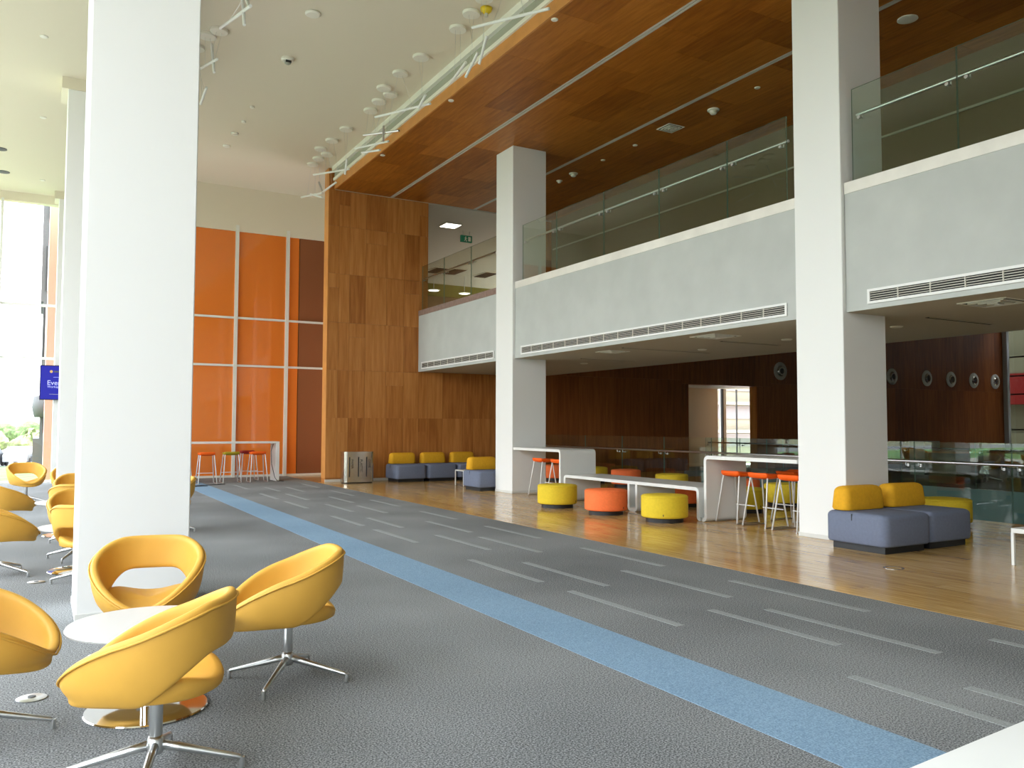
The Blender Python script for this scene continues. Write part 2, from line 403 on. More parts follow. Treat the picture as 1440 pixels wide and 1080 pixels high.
# --- gallery slab with its fabric fascia
gs = MB().box(9.99, 13.2, BY, 21.5, 3.0, 4.6)
for a, b in ((BY, -1.62), (-.78, 7.26), (8.06, 16.03), (16.83, 21.5)): gs.box(9.2, 9.99, a, b, 3.0, 4.57)
gs.box(9.2, 18, 21.86, 34, 4.2, 4.6)
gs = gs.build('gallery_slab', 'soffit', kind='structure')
for a, b in ((BY, -1.62), (-.78, 7.26), (8.06, 16.03), (16.83, 21.49)):
    box('fascia_panel', (9.18, 9.2, a, b, 3.0, 4.57), 'fascia', gs)
    box('coping', (9.17, 9.42, a, b, 4.57, 4.72), 'stone' if a < 16 else 'granite', gs)
# gallery interior
gw = MB().box(13.6, 13.8, BY, 21.5, 4.6, 7.84).build('wall_gallery', 'darkwall', kind='structure')
box('trim_4', (13.57, 13.6, BY, 21.4, 6.9, 6.94), 'cove', kind='structure')
# corridor beyond the wood wall, first floor
MB().box(6.74, 38, 21.47, 21.86, 8.2, 8.62).box(9.46, 20, 21.5, 21.86, 7.96, 8.3).box(6.74, 9.46, 21.47, 21.53, 7.83, 8.3).build('header_beam', 'cream', kind='structure')
cc = MB().box(9.46, 19.7, 21.5, 35, 7.80, 7.95).build('ceiling_corridor', 'paleceil', kind='structure')
cw = MB().box(9.3, 19.5, 33.6, 33.8, 4.6, 7.8).build('wall_corridor', 'darkwall', kind='structure')
box('olive_band', (9.4, 19.5, 33.55, 33.6, 7.25, 7.8), 'olive', cw)
w6 = empty('added_window_6', kind='structure')  # unseen side window, added to let daylight into the corridor
for y in (21.9, 24.8, 27.7, 30.6, 33.5): box('mullion', (19.5, 19.6, y, y+.08, 4.6, 7.8), 'mull', w6)
MB().quad((19.55, 21.9, 4.6), (19.55, 33.6, 4.6), (19.55, 33.6, 7.8), (19.55, 21.9, 7.8)).build('pane', 'pane', w6)
box('wall_corridor_side', (9.2, 9.4, 21.9, 34, 4.6, 7.8), 'paleceil', kind='structure')

# --- atrium beyond the railing
at = MB().box(19.7, 38, BY, 21.5, -.55, 0).box(18.9, 24.8, 21.5, 23.7, -.2, 0).build('floor_far', 'carpet', kind='structure')
box('slab_face', (19.64, 19.7, BY, 21.5, -3.9, .0), 'teal', at)
box('floor_lower', (13.25, 19.7, BY, 21.5, -4.2, -4), 'carpet', kind='structure')
box('wall_lower', (13.2, 13.25, BY, 21.5, -4, -.02), 'white', kind='structure')
box('ceiling_atrium', (13.8, 38, BY, 21.5, 8.2, 8.4), 'cream', kind='structure')
box('wall_front', (FX-.2, 38, BY-.2, BY, -4, 8.6), 'white', kind='structure')
# glazing on the far side of the atrium
w4 = empty('window_4', kind='structure')
for y in [BY+.05+k*1.55 for k in range(20)]:
    box('mullion', (37.8, 37.95, y, y+.07, -.02, 8.2), 'black', w4)
for z in (.05, 1.35, 2.93, 3.75, 4.6, 6.2, 8.1): box('transom', (37.82, 37.93, BY, 21.5, z, z+.06), 'black', w4)
MB().quad((37.9, BY, 0), (37.9, 21.5, 0), (37.9, 21.5, 8.2), (37.9, BY, 8.2)).build('pane', 'pane', w4)
box('reveal', (37.62, 37.8, 21.3, 21.5, 0, 8.2), 'whiteclad', w4)

# --- end glazing (y = 24.8)
w1 = empty('window_1', kind='structure')
mx = [-3.9, -2.45, -.99, .47, 1.93, 3.39, 4.84, 6.31]
MB().box(FX, 7.6, 24.72, 24.95, 7.27, 7.5).build('lintel', 'cream', w1)
MB().box(1.2, 10, 24.70, 24.95, 7.13, 8.6).build('head_panel', 'cream', w1)
for i, x in enumerate(mx):
    box('mullion', (x-.045 if i > 3 else x-.03, x+.045 if i > 3 else x+.03, 24.66, 24.80, 0, 7.3), 'mull', w1)
for z in (3.215, 4.60, .03):
    box('transom', (FX, 7.5, 24.70, 24.80, z-.03, z+.03), 'mull', w1)
for i in range(7):
    for a, b in ((.06, 3.185), (3.245, 4.57), (4.63, 7.13 if mx[i] > 1 else 7.27)):
        x0, x1 = mx[i]+.03, mx[i+1]-.03
        if x0 < .4: MB().quad((x0, 24.76, a), (x1, 24.76, a), (x1, 24.76, b), (x0, 24.76, b)).build('pane', 'pane', w1)
        else: box('orange_panel', (x0, x1, 24.755, 24.79, a, b), 'orangeglass', w1)
for a, b in ((.06, 3.185), (3.245, 4.57), (4.63, 7.13)):
    box('orange_panel', (6.35, 6.66, 24.755, 24.79, a, b), 'orangeglass', w1)
    box('brown_panel', (6.68, 9.2, 24.755, 24.79, a, b), 'brownglass', w1)
MB().box(.5, 10, 24.81, 24.95, 0, 8.4).build('wall_end', 'darkwall', kind='structure')

# --- side glazing (x = FX)
w2 = empty('window_2', kind='structure')
y = BY; k = 0
while y < 24.8:
    box('mullion', (FX-.06, FX+.06, y-.03, y+.03, 0, 7.27), 'mull', w2)
    y += 1.64; k += 1
for z in (.03, 3.215, 4.6, 7.27): box('transom', (FX-.05, FX+.05, BY, 24.8, z-.03, z+.03), 'mull', w2)
MB().quad((FX, BY, 0), (FX, 24.8, 0), (FX, 24.8, 7.25), (FX, BY, 7.25)).build('pane', 'pane', w2)
box('lintel', (FX-.2, FX+.06, BY, 24.8, 7.27, 8.6), 'cream', w2)

# ================================================================== CEILING FITTINGS
def canopy_light(x, y, ends, label, mat='wire', wires=True):
    """white hanging light rod: round ceiling canopy, two thin wires, slim rod"""
    t = empty('pendant_light', (x, y, 8.42), 0, label, 'pendant light', 'hanging light rods of the ceiling sculpture')
    MB().lathe([(.0, 0), (.15, 0), (.155, -.02), (.145, -.05), (.0, -.055)], 24).build('canopy', 'cap', t, smooth=True, auto=35)
    a, b = [Vector(e) - Vector((x, y, 8.42)) for e in ends]
    MB().tube([a, b], .024, 8).build('light_rod', mat, t, smooth=True, auto=40)
    for q, s in ((.3, -.045), (.7, .045)):
        p = a.lerp(b, q)
        MB().tube([(s, 0, -.05), p], .0022, 5).build('wire', 'alu', t)
RODS = [((6.08, 10.7), (5.85, 11.62, 7.87), (6.25, 9.95, 7.54), 'hanging white rod over the ceiling edge, highest of the row'),
        ((6.05, 11.6), (6.05, 11.503, 7.733), (6.05, 11.767, 7.373), 'steep white rod beside the yellow ceiling sprinkler'),
        ((6.14, 12.75), (6.2, 13.18, 7.60), (5.95, 12.05, 7.49), 'white rod lying almost along the pale ceiling edge'),
        ((6.10, 12.15), (6.05, 11.815, 7.584), (6.05, 12.255, 7.341), 'steep white rod crossing the wooden ceiling edge'),
        ((5.96, 14.97), (5.85, 16.05, 7.86), (6.2, 14.05, 7.53), 'long slanted white rod crossing the cove in mid row'),
        ((6.025, 14.1), (6.05, 13.926, 7.63), (6.05, 14.249, 7.487), 'short steep white rod crossing the long slanted one'),
        ((5.94, 15.8), (6.05, 16.101, 7.73), (6.05, 16.108, 7.397), 'upright dark-looking rod before the wooden ceiling edge'),
        ((6.12, 17.1), (5.9, 17.45, 7.62), (6.2, 16.2, 7.46), 'slanted white rod in the row before the last two'),
        ((6.02, 18.47), (6.05, 18.486, 7.697), (6.05, 18.608, 7.366), 'upright thin rod near the far ceiling corner'),
        ((5.97, 19.4), (5.85, 20.5, 7.83), (6.2, 18.75, 7.56), 'long white rod crossing the top of the wooden wall end'),
        ((6.18, 20.47), (6.05, 20.33, 7.383), (6.1, 19.443, 7.4), 'white rod running up to the corner of the wooden ceiling'),
        ((6.094, 21.44), (5.95, 22.0, 7.63), (6.15, 20.75, 7.47), 'lowest white rod left of the wooden wall end'),
        ((5.91, 20.13), (6.05, 20.703, 7.721), (6.05, 20.354, 7.369), 'small dark-looking tilted rod left of the wooden wall end'),
        ((6.17, 16.04), (5.9, 16.9, 7.75), (6.2, 15.6, 7.5), 'white rod half hidden behind the upright dark-looking rod'),
        ((6.10, 16.52), (6.0, 17.3, 7.5), (6.2, 16.7, 7.42), 'short white rod low against the wooden ceiling edge'),
        ((6.09, 20.91), (6.0, 21.3, 7.55), (6.2, 20.9, 7.4), 'tiny white rod beside the top of the wooden wall end')]
for (p, a, b, lb) in RODS: canopy_light(p[0], p[1], (a, b), lb, 'alu' if 'dark-looking' in lb else 'wire')
LROD = [((2.74, 13.0), (2.45, 14.264, 8.151), (2.45, 11.898, 7.475), 'long slanted white rod beside the big pillar, highest of that group'),
        ((2.5, 12.4), (2.45, 12.46, 7.817), (2.45, 12.312, 7.372), 'upright white rod crossing the long slanted rod by the big pillar'),
        ((2.6, 12.0), (2.45, 12.175, 7.687), (2.45, 11.983, 7.493), 'short white rod at the upper end of the slanted rod by the big pillar'),
        ((2.4, 15.2), (2.45, 16.25, 8.218), (2.45, 14.513, 7.718), 'slanted white rod cut off by the edge of the big pillar'),
        ((2.54, 14.9), (2.45, 15.068, 8.208), (2.45, 14.77, 7.585), 'upright white rod crossing a slanted one right at the pillar edge'),
        ((2.3, 15.8), (2.45, 15.526, 7.59), (2.45, 16.158, 7.504), 'faint thin rod lowest at the edge of the big pillar')]
for (p, a, b, lb) in LROD: canopy_light(p[0], p[1], (a, b), lb)
def small_disc(name, x, y, z, r, label, cat, group=None, mat='cap', drop=.02):
    t = MB().lathe([(0, 0), (r, 0), (r*1.02, -drop*.5), (r*.82, -drop), (r*.4, -drop*1.05), (0, -drop*1.05)], 20).build(name, mat, smooth=True, auto=35)
    t.location = (x, y, z); return tag(t, label, cat, group)
def detector(x, y, z, r, label, mat='cap'):
    t = empty('smoke_detector', (x, y, z), 0, label, 'smoke detector')
    MB().lathe([(0, 0), (r, 0), (r, -r*.18), (r*.9, -r*.25), (0, -r*.26)], 20).build('base_plate', mat, t, smooth=True, auto=35)
    MB().lathe([(0, -r*.25), (r*.62, -r*.25), (r*.6, -r*.62), (r*.4, -r*.8), (0, -r*.85)], 20).build('sensor_head', mat, t, smooth=True, auto=35)
for x, y, lb in ((6.8, 10.66, 'nearest round downlight beside the wooden ceiling edge'), (6.79, 14.39, 'middle round downlight beside the wooden ceiling edge'), (6.81, 18.16, 'farthest round downlight beside the wooden ceiling edge'),
                 (11.49, 10.97, 'small downlight in the wooden ceiling left of the near pillar'), (11.5, 14.65, 'small downlight beyond the square vent in the wooden ceiling'), (11.49, 15.87, 'small downlight by the far end of the gallery rail')):
    small_disc('downlight', x, y, 7.829, .055, lb, 'downlight')
detector(11.55, 12.2, 7.83, .12, 'white dome detector beside the square vent in the wooden ceiling')
detector(11.47, 17.1, 7.83, .11, 'white detector right of the far pillar, on the wooden ceiling')
detector(11.5, 17.8, 7.83, .08, 'tiny white detector beyond the far pillar top')
small_disc('ceiling_speaker', 11.55, 7.92, 7.829, .15, 'round white speaker disc in the dark wooden ceiling at upper right', 'speaker')
def vent(x, y, z, s, label):
    t = empty('ceiling_vent', (x, y, z), 0, label, 'air vent')
    for k, q in enumerate((1, .72, .46, .22)):
        a = s/2*q; zz = -.012 - k*.006
        mb = MB(); wv = .022
        mb.box(-a, a, -a, -a+wv, zz, zz+.018).box(-a, a, a-wv, a, zz, zz+.018).box(-a, -a+wv, -a+wv, a-wv, zz, zz+.018).box(a-wv, a, -a+wv, a-wv, zz, zz+.018)
        mb.build('frame' if k == 0 else 'vane', 'cap', t)
    box('backing', (-s/2+.01, s/2-.01, -s/2+.01, s/2-.01, -.004, .0), 'dark', t)
vent(11.48, 13.42, 7.829, .42, 'square four-way air vent in the wooden ceiling')
vent(9.75, 10.3, 2.999, .6, 'square air vent under the gallery above the near bar stools')
vent(10.0, 13.5, 2.999, .5, 'square air vent under the gallery above the low bench')
vent(9.95, 5.75, 2.999, .6, 'square air vent under the gallery right of the near pillar')
for x0, y0, y1, lb in ((10.05, 12.4, 13.9, 'far'), ):
    pass
for (x, y), (x2, y2), lb in (((9.67, 12.42), (11.9, 13.05), 'linear air slot under the gallery above the low bench'), ((10.44, 15.25), (11.95, 15.28), 'linear air slot under the gallery next to the far pillar'),
                             ((10.54, 7.02), (12.05, 7.04), 'linear air slot under the gallery right of the near pillar'), ((10.41, 10.76), (11.84, 10.95), 'linear air slot under the gallery above the near bar stools')):
    yc = (y+y2)/2
    t = empty('linear_diffuser', ((x+x2)/2, yc, 2.999), 0, lb, 'air vent')
    L = (x2-x)/2
    box('slot', (-L, L, -.03, .03, -.006, 0), 'dark', t); box('flange', (-L, L, -.045, -.03, -.009, 0), 'soffit', t); box('flange', (-L, L, .03, .045, -.009, 0), 'soffit', t)
for x, y, lb in ((11.3, 16.4, 'round downlight under the gallery beside the far pillar'), (11.2, 12.2, 'round downlight under the gallery above the orange stools'), (11.1, 7.9, 'oval-looking downlight under the gallery beside the near pillar'), (11.14, 10.04, 'tiny downlight under the gallery just left of the near pillar')):
    small_disc('downlight', x, y, 2.999, .09, lb, 'downlight')
for x, y, r, lb in ((3.8, 13.5, .13, 'round ceiling detector nearest the picture top'), (3.83, 20.1, .09, 'small ceiling detector in the far row'), (3.85, 19.2, .05, 'tiny sprinkler between the far ceiling detectors'), (3.83, 21.1, .09, 'faint ceiling detector farthest down the row'), (3.82, 18.2, .05, 'tiny sprinkler before the far ceiling detectors')):
    small_disc('smoke_detector', x, y, 8.418, r, lb, 'smoke detector', drop=.04)
t = empty('ceiling_camera', (3.88, 15.44, 8.42), 0, 'round ceiling device with a dark eye in the middle of the cream ceiling', 'camera')
MB().lathe([(0, 0), (.12, 0), (.12, -.04), (.10, -.06), (0, -.06)], 20).build('housing', 'cap', t, smooth=True, auto=35)
MB().lathe([(0, -.06), (.07, -.06), (.06, -.10), (.03, -.12), (0, -.122)], 16).build('dome', 'cove', t, smooth=True)
box('eye', (-.05, .05, -.07, -.03, -.10, -.06), 'black', t)
t = empty('sprinkler', (6.25, 11.9, 8.42), 0, 'yellowish sprinkler rosette beside the hanging rods', 'sprinkler')
MB().lathe([(0, 0), (.10, 0), (.09, -.05), (.05, -.09), (0, -.10)], 12).build('rosette', 'lime', t, smooth=True)
MB().lathe([(0, -.09), (.03, -.09), (.03, -.15), (0, -.15)], 10).build('nozzle', 'trim', t)
for x, y, lb in ((-.11, 14.5, 'tiny ceiling spot nearest over the window bay'), (-.11, 18.4, 'tiny ceiling spot in the middle of the window bay'), (-.11, 23.2, 'tiny ceiling spot farthest in the window bay'), (-.93, 21.0, 'dark ceiling slot vent at the picture edge'), (-.93, 22.9, 'dark ceiling slot vent farther along the picture edge')):
    small_disc('downlight', x, y, 7.499, .06 if x > -.5 else .14, lb, 'downlight', mat='cap' if x > -.5 else 'greyclad', drop=.015)

# corridor fittings seen through the gallery opening
t = empty('ceiling_light', (11.05, 23.4, 7.79), 0, 'lit square ceiling light in the upper corridor', 'ceiling light')
box('frame', (-.28, .28, -.28, .28, -.02, 0), 'cap', t); box('diffuser', (-.25, .25, -.25, .25, -.026, -.02), 'lamp', t)
t = empty('exit_sign', (11.85, 23.9, 7.79), 0, 'green running-man exit sign hanging in the upper corridor', 'exit sign')
MB().tube([(-.12, 0, 0), (-.12, 0, -.14)], .01, 6).tube([(.12, 0, 0), (.12, 0, -.14)], .01, 6).build('hanger', 'alu', t)
box('sign_box', (-.2, .2, -.03, .03, -.36, -.14), 'green', t)
mb = MB(); mb.lathe([(0, -.022), (.022, 0), (0, .022)], 10, (-.03, -.034, -.19)); mb.tube([(-.03, -.034, -.21), (-.04, -.034, -.27)], .014, 6).tube([(-.04, -.034, -.27), (.0, -.034, -.30), (-.01, -.034, -.34)], .010, 6).tube([(-.04, -.034, -.27), (-.08, -.034, -.32)], .010, 6).tube([(-.08, -.034, -.23), (.02, -.034, -.235)], .009, 6)
mb.build('running_figure', 'cap', t)
box('arrow_panel', (.06, .15, -.034, -.03, -.32, -.18), 'cap', t)
for x, y, lb in ((13.99, 31.2, 'left of the two lit round lights before the dark corridor end'), (15.45, 31.3, 'right of the two lit round lights before the dark corridor end')):
    t = empty('ceiling_light', (x, y, 7.1), 0, lb, 'ceiling light')
    MB().lathe([(0, 0), (.26, 0), (.26, -.03), (0, -.03)], 16).build('frame', 'cap', t); MB().lathe([(0, -.03), (.21, -.03), (.21, -.036), (0, -.036)], 16).build('diffuser', 'lamp', t)
    MB().tube([(0, 0, 0), (0, 0, .7)], .012, 6).build('hanger', 'alu', t)
for x, y, lb in ((13.84, 30.5, 'first dark open ceiling vent in the upper corridor'), (14.55, 30.4, 'second dark open ceiling vent in the upper corridor'), (16.0, 30.4, 'third dark open ceiling vent in the upper corridor')):
    t = empty('ceiling_vent', (x, y, 7.79), 0, lb, 'air vent')
    box('frame', (-.32, .32, -.62, .62, -.02, 0), 'cap', t); box('opening', (-.28, .28, -.58, .58, -.03, -.02), 'black', t)
    mb = MB()
    for k in range(5): mb.box(-.24+k*.11, -.22+k*.11, -.56, .56, -.045, -.03)
    mb.build('louvre', 'dark', t, kind='stuff')

# ================================================================== GALLERY RAILS, GRILLES, PORTHOLES
def balustrade(name, x, y0, y1, joints, z0, zt, zr, railx, label, railmat='alu'):
    t = empty(name, (x, (y0+y1)/2, z0), 0, label, 'railing', None); cy = (y0+y1)/2
    js = [y0]+joints+[y1]
    for a, b in zip(js[:-1], js[1:]):
        gp = box('glass_panel', (-.008, .008, a-cy+.006, b-cy-.006, 0, zt-z0), 'glass', t)
        gp.data.materials.append(M['glassedge'])
        for p in gp.data.polygons:
            if abs(p.normal.x) < .5: p.material_index = 1
    MB().tube([(railx-x, y0-cy+.03, zr-z0), (railx-x, y1-cy-.03, zr-z0)], .024, 12).build('handrail', railmat, t, smooth=True, auto=50)
    for j in js:
        for s in (-.12, .12):
            if y0+.02 < j+s < y1-.02:
                MB().tube([(railx-x, j+s-cy, zr-z0-.02), (railx-x, j+s-cy, zr-z0-.07), (.01 if railx > x else -.01, j+s-cy, zr-z0-.07)], .009, 6).tube([(.012 if railx > x else -.012, j+s-cy, zr-z0-.07), (-.02 if railx > x else .02, j+s-cy, zr-z0-.07)], .024, 10).build('bracket', 'alu', t)
    return t
balustrade('glass_railing', 9.27, 8.3, 15.85, [9.5, 11.15, 12.78, 14.45], 4.72, 5.98, 5.64, 9.34, 'glass gallery railing between the two white pillars')
balustrade('glass_railing', 9.27, -.6, 7.20, [.8, 2.45, 4.1, 5.74], 4.72, 5.98, 5.64, 9.34, 'glass gallery railing right of the near white pillar')
balustrade('glass_railing', 9.27, 16.95, 21.45, [18.4, 20.0], 4.72, 5.98, 5.64, 9.34, 'glass gallery railing between far pillar and wooden wall')
balustrade('glass_railing', 13.2, 2.4, 21.45, [4.1, 5.78, 7.44, 9.1, 10.8, 12.47, 14.11, 15.75, 17.42, 19.1], 0, 1.24, .905, 13.13, 'long glass railing at the edge of the wooden floor')
balustrade('glass_railing', 19.75, 8, 21.4, [10, 12, 14, 16, 18, 19.8], 0, 1.12, .95, 19.85, 'glass railing with dark handrail across the atrium', 'black')
def grille(y0, y1, label):
    t = empty('air_grille', (9.18, (y0+y1)/2, 3.16), 0, label, 'air grille'); L = (y1-y0)/2
    box('backing', (-.004, 0, -L, L, -.075, .075), 'dark', t)
    MB().box(-.02, 0, -L, L, .062, .095).box(-.02, 0, -L, L, -.095, -.062).box(-.02, 0, -L, -L+.035, -.062, .062).box(-.02, 0, L-.035, L, -.062, .062).build('frame', 'white', t)
    for k in range(4): box('louvre', (-.015, -.003, -L+.035, L-.035, -.046+k*.029, -.038+k*.029), 'trim', t)
    n = int((y1-y0)/.42)
    for k in range(1, n): box('divider', (-.018, -.003, -L+k*2*L/n-.006, -L+k*2*L/n+.006, -.062, .062), 'trim', t)
grille(8.25, 15.75, 'long white air grille on the fascia between the pillars')
grille(-.4, 6.93, 'long white air grille on the fascia right of the near pillar')
grille(17.0, 21.25, 'white air grille on the fascia beside the wooden wall')
for i, x in enumerate((23.49, 29.84, 32.1, 33.76, 35.39, 36.99)):
    t = empty('wall_nozzle', (x, 21.5, 3.52), 0, ['round air nozzle on the dark wall, alone left of the near pillar', 'round air nozzle on the wooden wall, just right of the near pillar', 'second round air nozzle right of the near pillar', 'third round air nozzle right of the near pillar', 'fourth round air nozzle right of the near pillar', 'fifth round air nozzle, next to the far glazing'][i], 'air nozzle')
    def ring(prof, nm, mt):
        o = MB().lathe(prof, 24).build(nm, mt, t, smooth=True, auto=35); o.rotation_euler = (PI/2, 0, 0)
    ring([(.20, 0), (.33, 0), (.335, .02), (.30, .05), (.21, .06), (.20, 0)], 'rim', 'trim')
    ring([(0, .0), (.205, 0), (.20, .03), (.14, .09), (.11, .09), (.10, .05), (0, .05)], 'nozzle', 'steel')
    ring([(0, .052), (.10, .052), (.10, .056), (0, .056)], 'opening', 'black')

# ================================================================== YELLOW CHAIRS
def make_chair():
    root = empty('ring_chair', (0, 0, 0))
    NT, Z0, ZF, ZB, TH = 48, .365, .392, .752, .05
    def sgn(v, p): return math.copysign(abs(v)**p, v)
    def rimpt(a): c, s = math.cos(a), math.sin(a); return Vector((.01+(.365 if c > 0 else .325)*sgn(c, .88), .335*sgn(s, .82)*(1-.13*max(0, c)), 0))
    def botpt(a): c, s = math.cos(a), math.sin(a); return Vector((.01+(.34 if c > 0 else .27)*sgn(c, .95), .262*sgn(s, .9)*(1-.14*max(0, c)), 0))
    def ztop(u): return ZF+(ZB-ZF)*min(1, u*1.06)**.60
    def zlow(u):
        if u < .55: return Z0-.035*max(0, 1-2*u)**2
        k = min(1, (u-.55)/.40)
        return Z0+(.562-Z0)*k**1.1
    def surf(a, z, u):
        zt = ztop(u); s = max(0, min(1, (z-Z0)/max(.03, zt-Z0)))
        f = math.sin(s*PI/2)**.62
        return botpt(a).lerp(rimpt(a), f)
    rings = []; rim = []
    for i in range(NT):
        a = 2*PI*i/NT; u = (1-math.cos(a))/2
        zt, zb = ztop(u), zlow(u); th = TH*min(1, (zt-zb)/.09+.25)
        nrm = Vector((math.cos(a), math.sin(a), 0))
        out = []
        K = 6
        for k in range(K+1):
            z = zb+(zt-zb)*k/K; p = surf(a, z, u); out.append(Vector((p.x, p.y, z)))
        top = out[-1]; rim.append(top + nrm*.003)
        inn = []
        for k in range(K+1):
            z = zt-(zt-zb)*k/K; p = surf(a, z, u); q = p - nrm*th
            inn.append(Vector((q.x, q.y, z)))
        cap_t = [top - nrm*th*.25 + Vector((0, 0, .014)), top - nrm*th*.72 + Vector((0, 0, .013))]
        lowo = out[0]; cap_b = [lowo - nrm*th*.72 + Vector((0, 0, -.010)), lowo - nrm*th*.25 + Vector((0, 0, -.010))]
        rings.append(out+cap_t+inn+cap_b)
    n = len(rings[0]); vs = [p for r in rings for p in r]; fs = []
    for i in range(NT):
        j = (i+1) % NT
        for k in range(n): fs.append((i*n+k, j*n+k, j*n+(k+1) % n, i*n+(k+1) % n))
    sh = MB().add(vs, fs).build('shell', 'yellow', root, smooth=True, sub=1)
    MB().tube([p + Vector((0, 0, -.012)) for p in rim], .0055, 6, closed=True).build('piping', 'yellow', sh, smooth=True)
    # seat cushion: shallow bowl whose rear lip curls up under the open back
    vs = []; fs = []; R = []
    prof = [(0, .363), (.6, .363), (.93, .366), (1.0, .376), (1.02, .395), (.985, .415), (.86, .42), (.6, .412), (.3, .408), (0, .408)]
    for (rr, z) in prof[1:-1]:
        ring = []
        for i in range(NT):
            a = 2*PI*i/NT; c, s = math.cos(a), math.sin(a); u = (1-c)/2
            p = Vector((.0+(.325 if c > 0 else .262)*c, .262*sgn(s, .9)*(1-.15*max(0, c)), 0))*rr
            zz = z
            if z > .39: zz = z + .11*abs(s)**2*max(0, u-.4)/.6*min(1, rr) - (.045*max(0, 1-u*2.0)*min(1, rr+.1))
            ring.append((p.x-.005, p.y, zz))
        R.append(ring)
    vs = [p for r in R for p in r]; n = NT
    for i in range(len(R)-1):
        for k in range(n): fs.append((i*n+k, i*n+(k+1) % n, (i+1)*n+(k+1) % n, (i+1)*n+k))
    b0 = len(vs); vs += [(0, 0, .363), (0, 0, .408)]
    for k in range(n):
        fs.append((b0, (k+1) % n, k)); fs.append((b0+1, (len(R)-1)*n+k, (len(R)-1)*n+(k+1) % n))
    MB().add(vs, fs).build('seat', 'yellow', root, smooth=True)
    MB().lathe([(0, .10), (.026, .10), (.026, .17), (.0275, .175), (.0275, .355), (.06, .358), (.06, .364), (0, .364)], 20).build('column', 'alu', root, smooth=True, auto=35)
    MB().lathe([(0, .085), (.03, .09), (.04, .115), (.034, .15), (.027, .165), (0, .165)], 20).build('hub', 'alu', root, smooth=True)
    for k in range(4):
        a = PI/4+k*PI/2; d = Vector((math.cos(a), math.sin(a), 0))
        lg = MB().tube([d*.015+Vector((0, 0, .128)), d*.10+Vector((0, 0, .108)), d*.25+Vector((0, 0, .07)), d*.345+Vector((0, 0, .047)), d*.358+Vector((0, 0, .036))], [.021, .019, .0145, .012, .010], 10).build('leg', 'alu', root, smooth=True)
        MB().lathe([(0, 0), (.013, 0), (.0135, .006), (.0115, .045), (0, .046)], 12, tuple(d*.357)).build('foot', 'alu', lg, smooth=True, auto=40)
    return root
CH = [((.468, 3.92), 155, 28, 'yellow ring chair in front of the white pedestal table, turned away from the camera'),
      ((1.306, 4.97), 172, 10, 'yellow ring chair on the right of the nearest pedestal table, seen from the side'),
      ((.62, 5.74), 258, 20, 'yellow ring chair facing us in front of the big white pillar'),
      ((-.26, 4.78), -18, 40, 'yellow ring chair cut by the picture edge beside the nearest table'),
      ((-.35, 9.75), 8, 8, 'yellow ring chair at the picture edge, second row, whole base in view'),
      ((-.40, 13.1), 12, 15, 'yellow ring chair at the picture edge, third row'),
      ((-.20, 18.4), 282, 20, 'yellow ring chair facing us before the end window with lawn in its opening'),
      ((.45, 8.85), 60, 20, 'yellow ring chair half behind the big pillar, its back to us, before the second table'),
      ((.42, 10.55), 262, 15, 'yellow ring chair half behind the big pillar, facing us across the second table'),
      ((.45, 11.9), 80, 15, 'yellow ring chair half behind the big pillar, its back to us, before the third table'),
      ((.52, 13.95), 262, 15, 'yellow ring chair half behind the big pillar, facing us across the third table'),
      ((.52, 17.4), 250, 15, 'sliver of a yellow ring chair behind the thin second pillar'),
      ((1.62, 12.6), 200, 15, 'yellow ring chair sliver showing past the big pillar on its right side')]
c0 = make_chair(); KIDS = {o: list(o.children) for o in bpy.data.objects if o.children}
for i, ((x, y), deg, legs, lb) in enumerate(CH):
    c = c0 if i == 0 else copy_tree(c0)
    c.location = (x, y, 0.002); c.rotation_euler = (0, 0, math.radians(deg))
    tag(c, lb, 'chair', 'yellow ring chairs around the pedestal tables')
    # the swivel base stands at its own angle under the seat
    for ch in c.children:
        if ch.name.split('.')[0] in ('leg', 'hub'): ch.rotation_euler = (0, 0, math.radians(legs-deg))

for (x, y), deg, lb in (((22.75, 13.5), 200, 'yellow ring chair seen through the glass railing across the atrium, next to the brown counter'), ((23.7, 13.2), 250, 'yellow ring chair seen through the glass railing across the atrium, farther from the brown counter')):
    c = copy_tree(c0); c.location = (x, y, .002); c.rotation_euler = (0, 0, math.radians(deg)); tag(c, lb, 'chair', 'ring chairs across the atrium')
t = empty('service_counter', (21.5, 13.6, .001), 0, 'low brown counter seen through the glass railing across the atrium', 'counter')
box('cabinet_body', (-.62, .62, -.38, .38, 0, .80), 'darkwall', t); box('countertop', (-.68, .68, -.43, .43, .80, .85), 'woodedge', t); box('kick_plate', (-.60, .60, -.385, -.38, .0, .10), 'black', t)
t = empty('storage_cabinet', (24.3, 16.4, .001), 0, 'grey cabinet seen through the glass railing across the atrium', 'cabinet')
box('carcass', (-.4, .4, -.25, .25, 0, 1.05), 'fascia', t)
for s_ in (-1, 1):
    dd = box('door', (-.39 if s_ < 0 else .005, -.005 if s_ < 0 else .39, -.27, -.25, .05, 1.02), 'fascia', t); box('handle', (s_*.04-.01, s_*.04+.01, -.29, -.27, .5, .65), 'alu', dd)
def pedestal(x, y, label):
    t = empty('pedestal_table', (x, y, 0.002), 0, label, 'table', 'round white pedestal tables')
    MB().lathe([(0, .43), (.36, .43), (.395, .436), (.40, .445), (.395, .455), (0, .456)], 64).build('tabletop', 'tablewhite', t, smooth=True, auto=40)
    MB().lathe([(0, .02), (.035, .02), (.032, .05), (.032, .425), (.09, .43), (0, .431)], 24).build('column', 'chrome', t, smooth=True, auto=40)
    MB().lathe([(0, 0), (.30, 0), (.305, .006), (.30, .012), (.06, .022), (0, .022)], 56).build('base_plate', 'chrome', t, smooth=True, auto=30)
pedestal(.53, 4.83, 'round white pedestal table with chrome base among the four nearest chairs')
pedestal(.40, 9.7, 'round white table in the second group, half hidden by the big pillar')
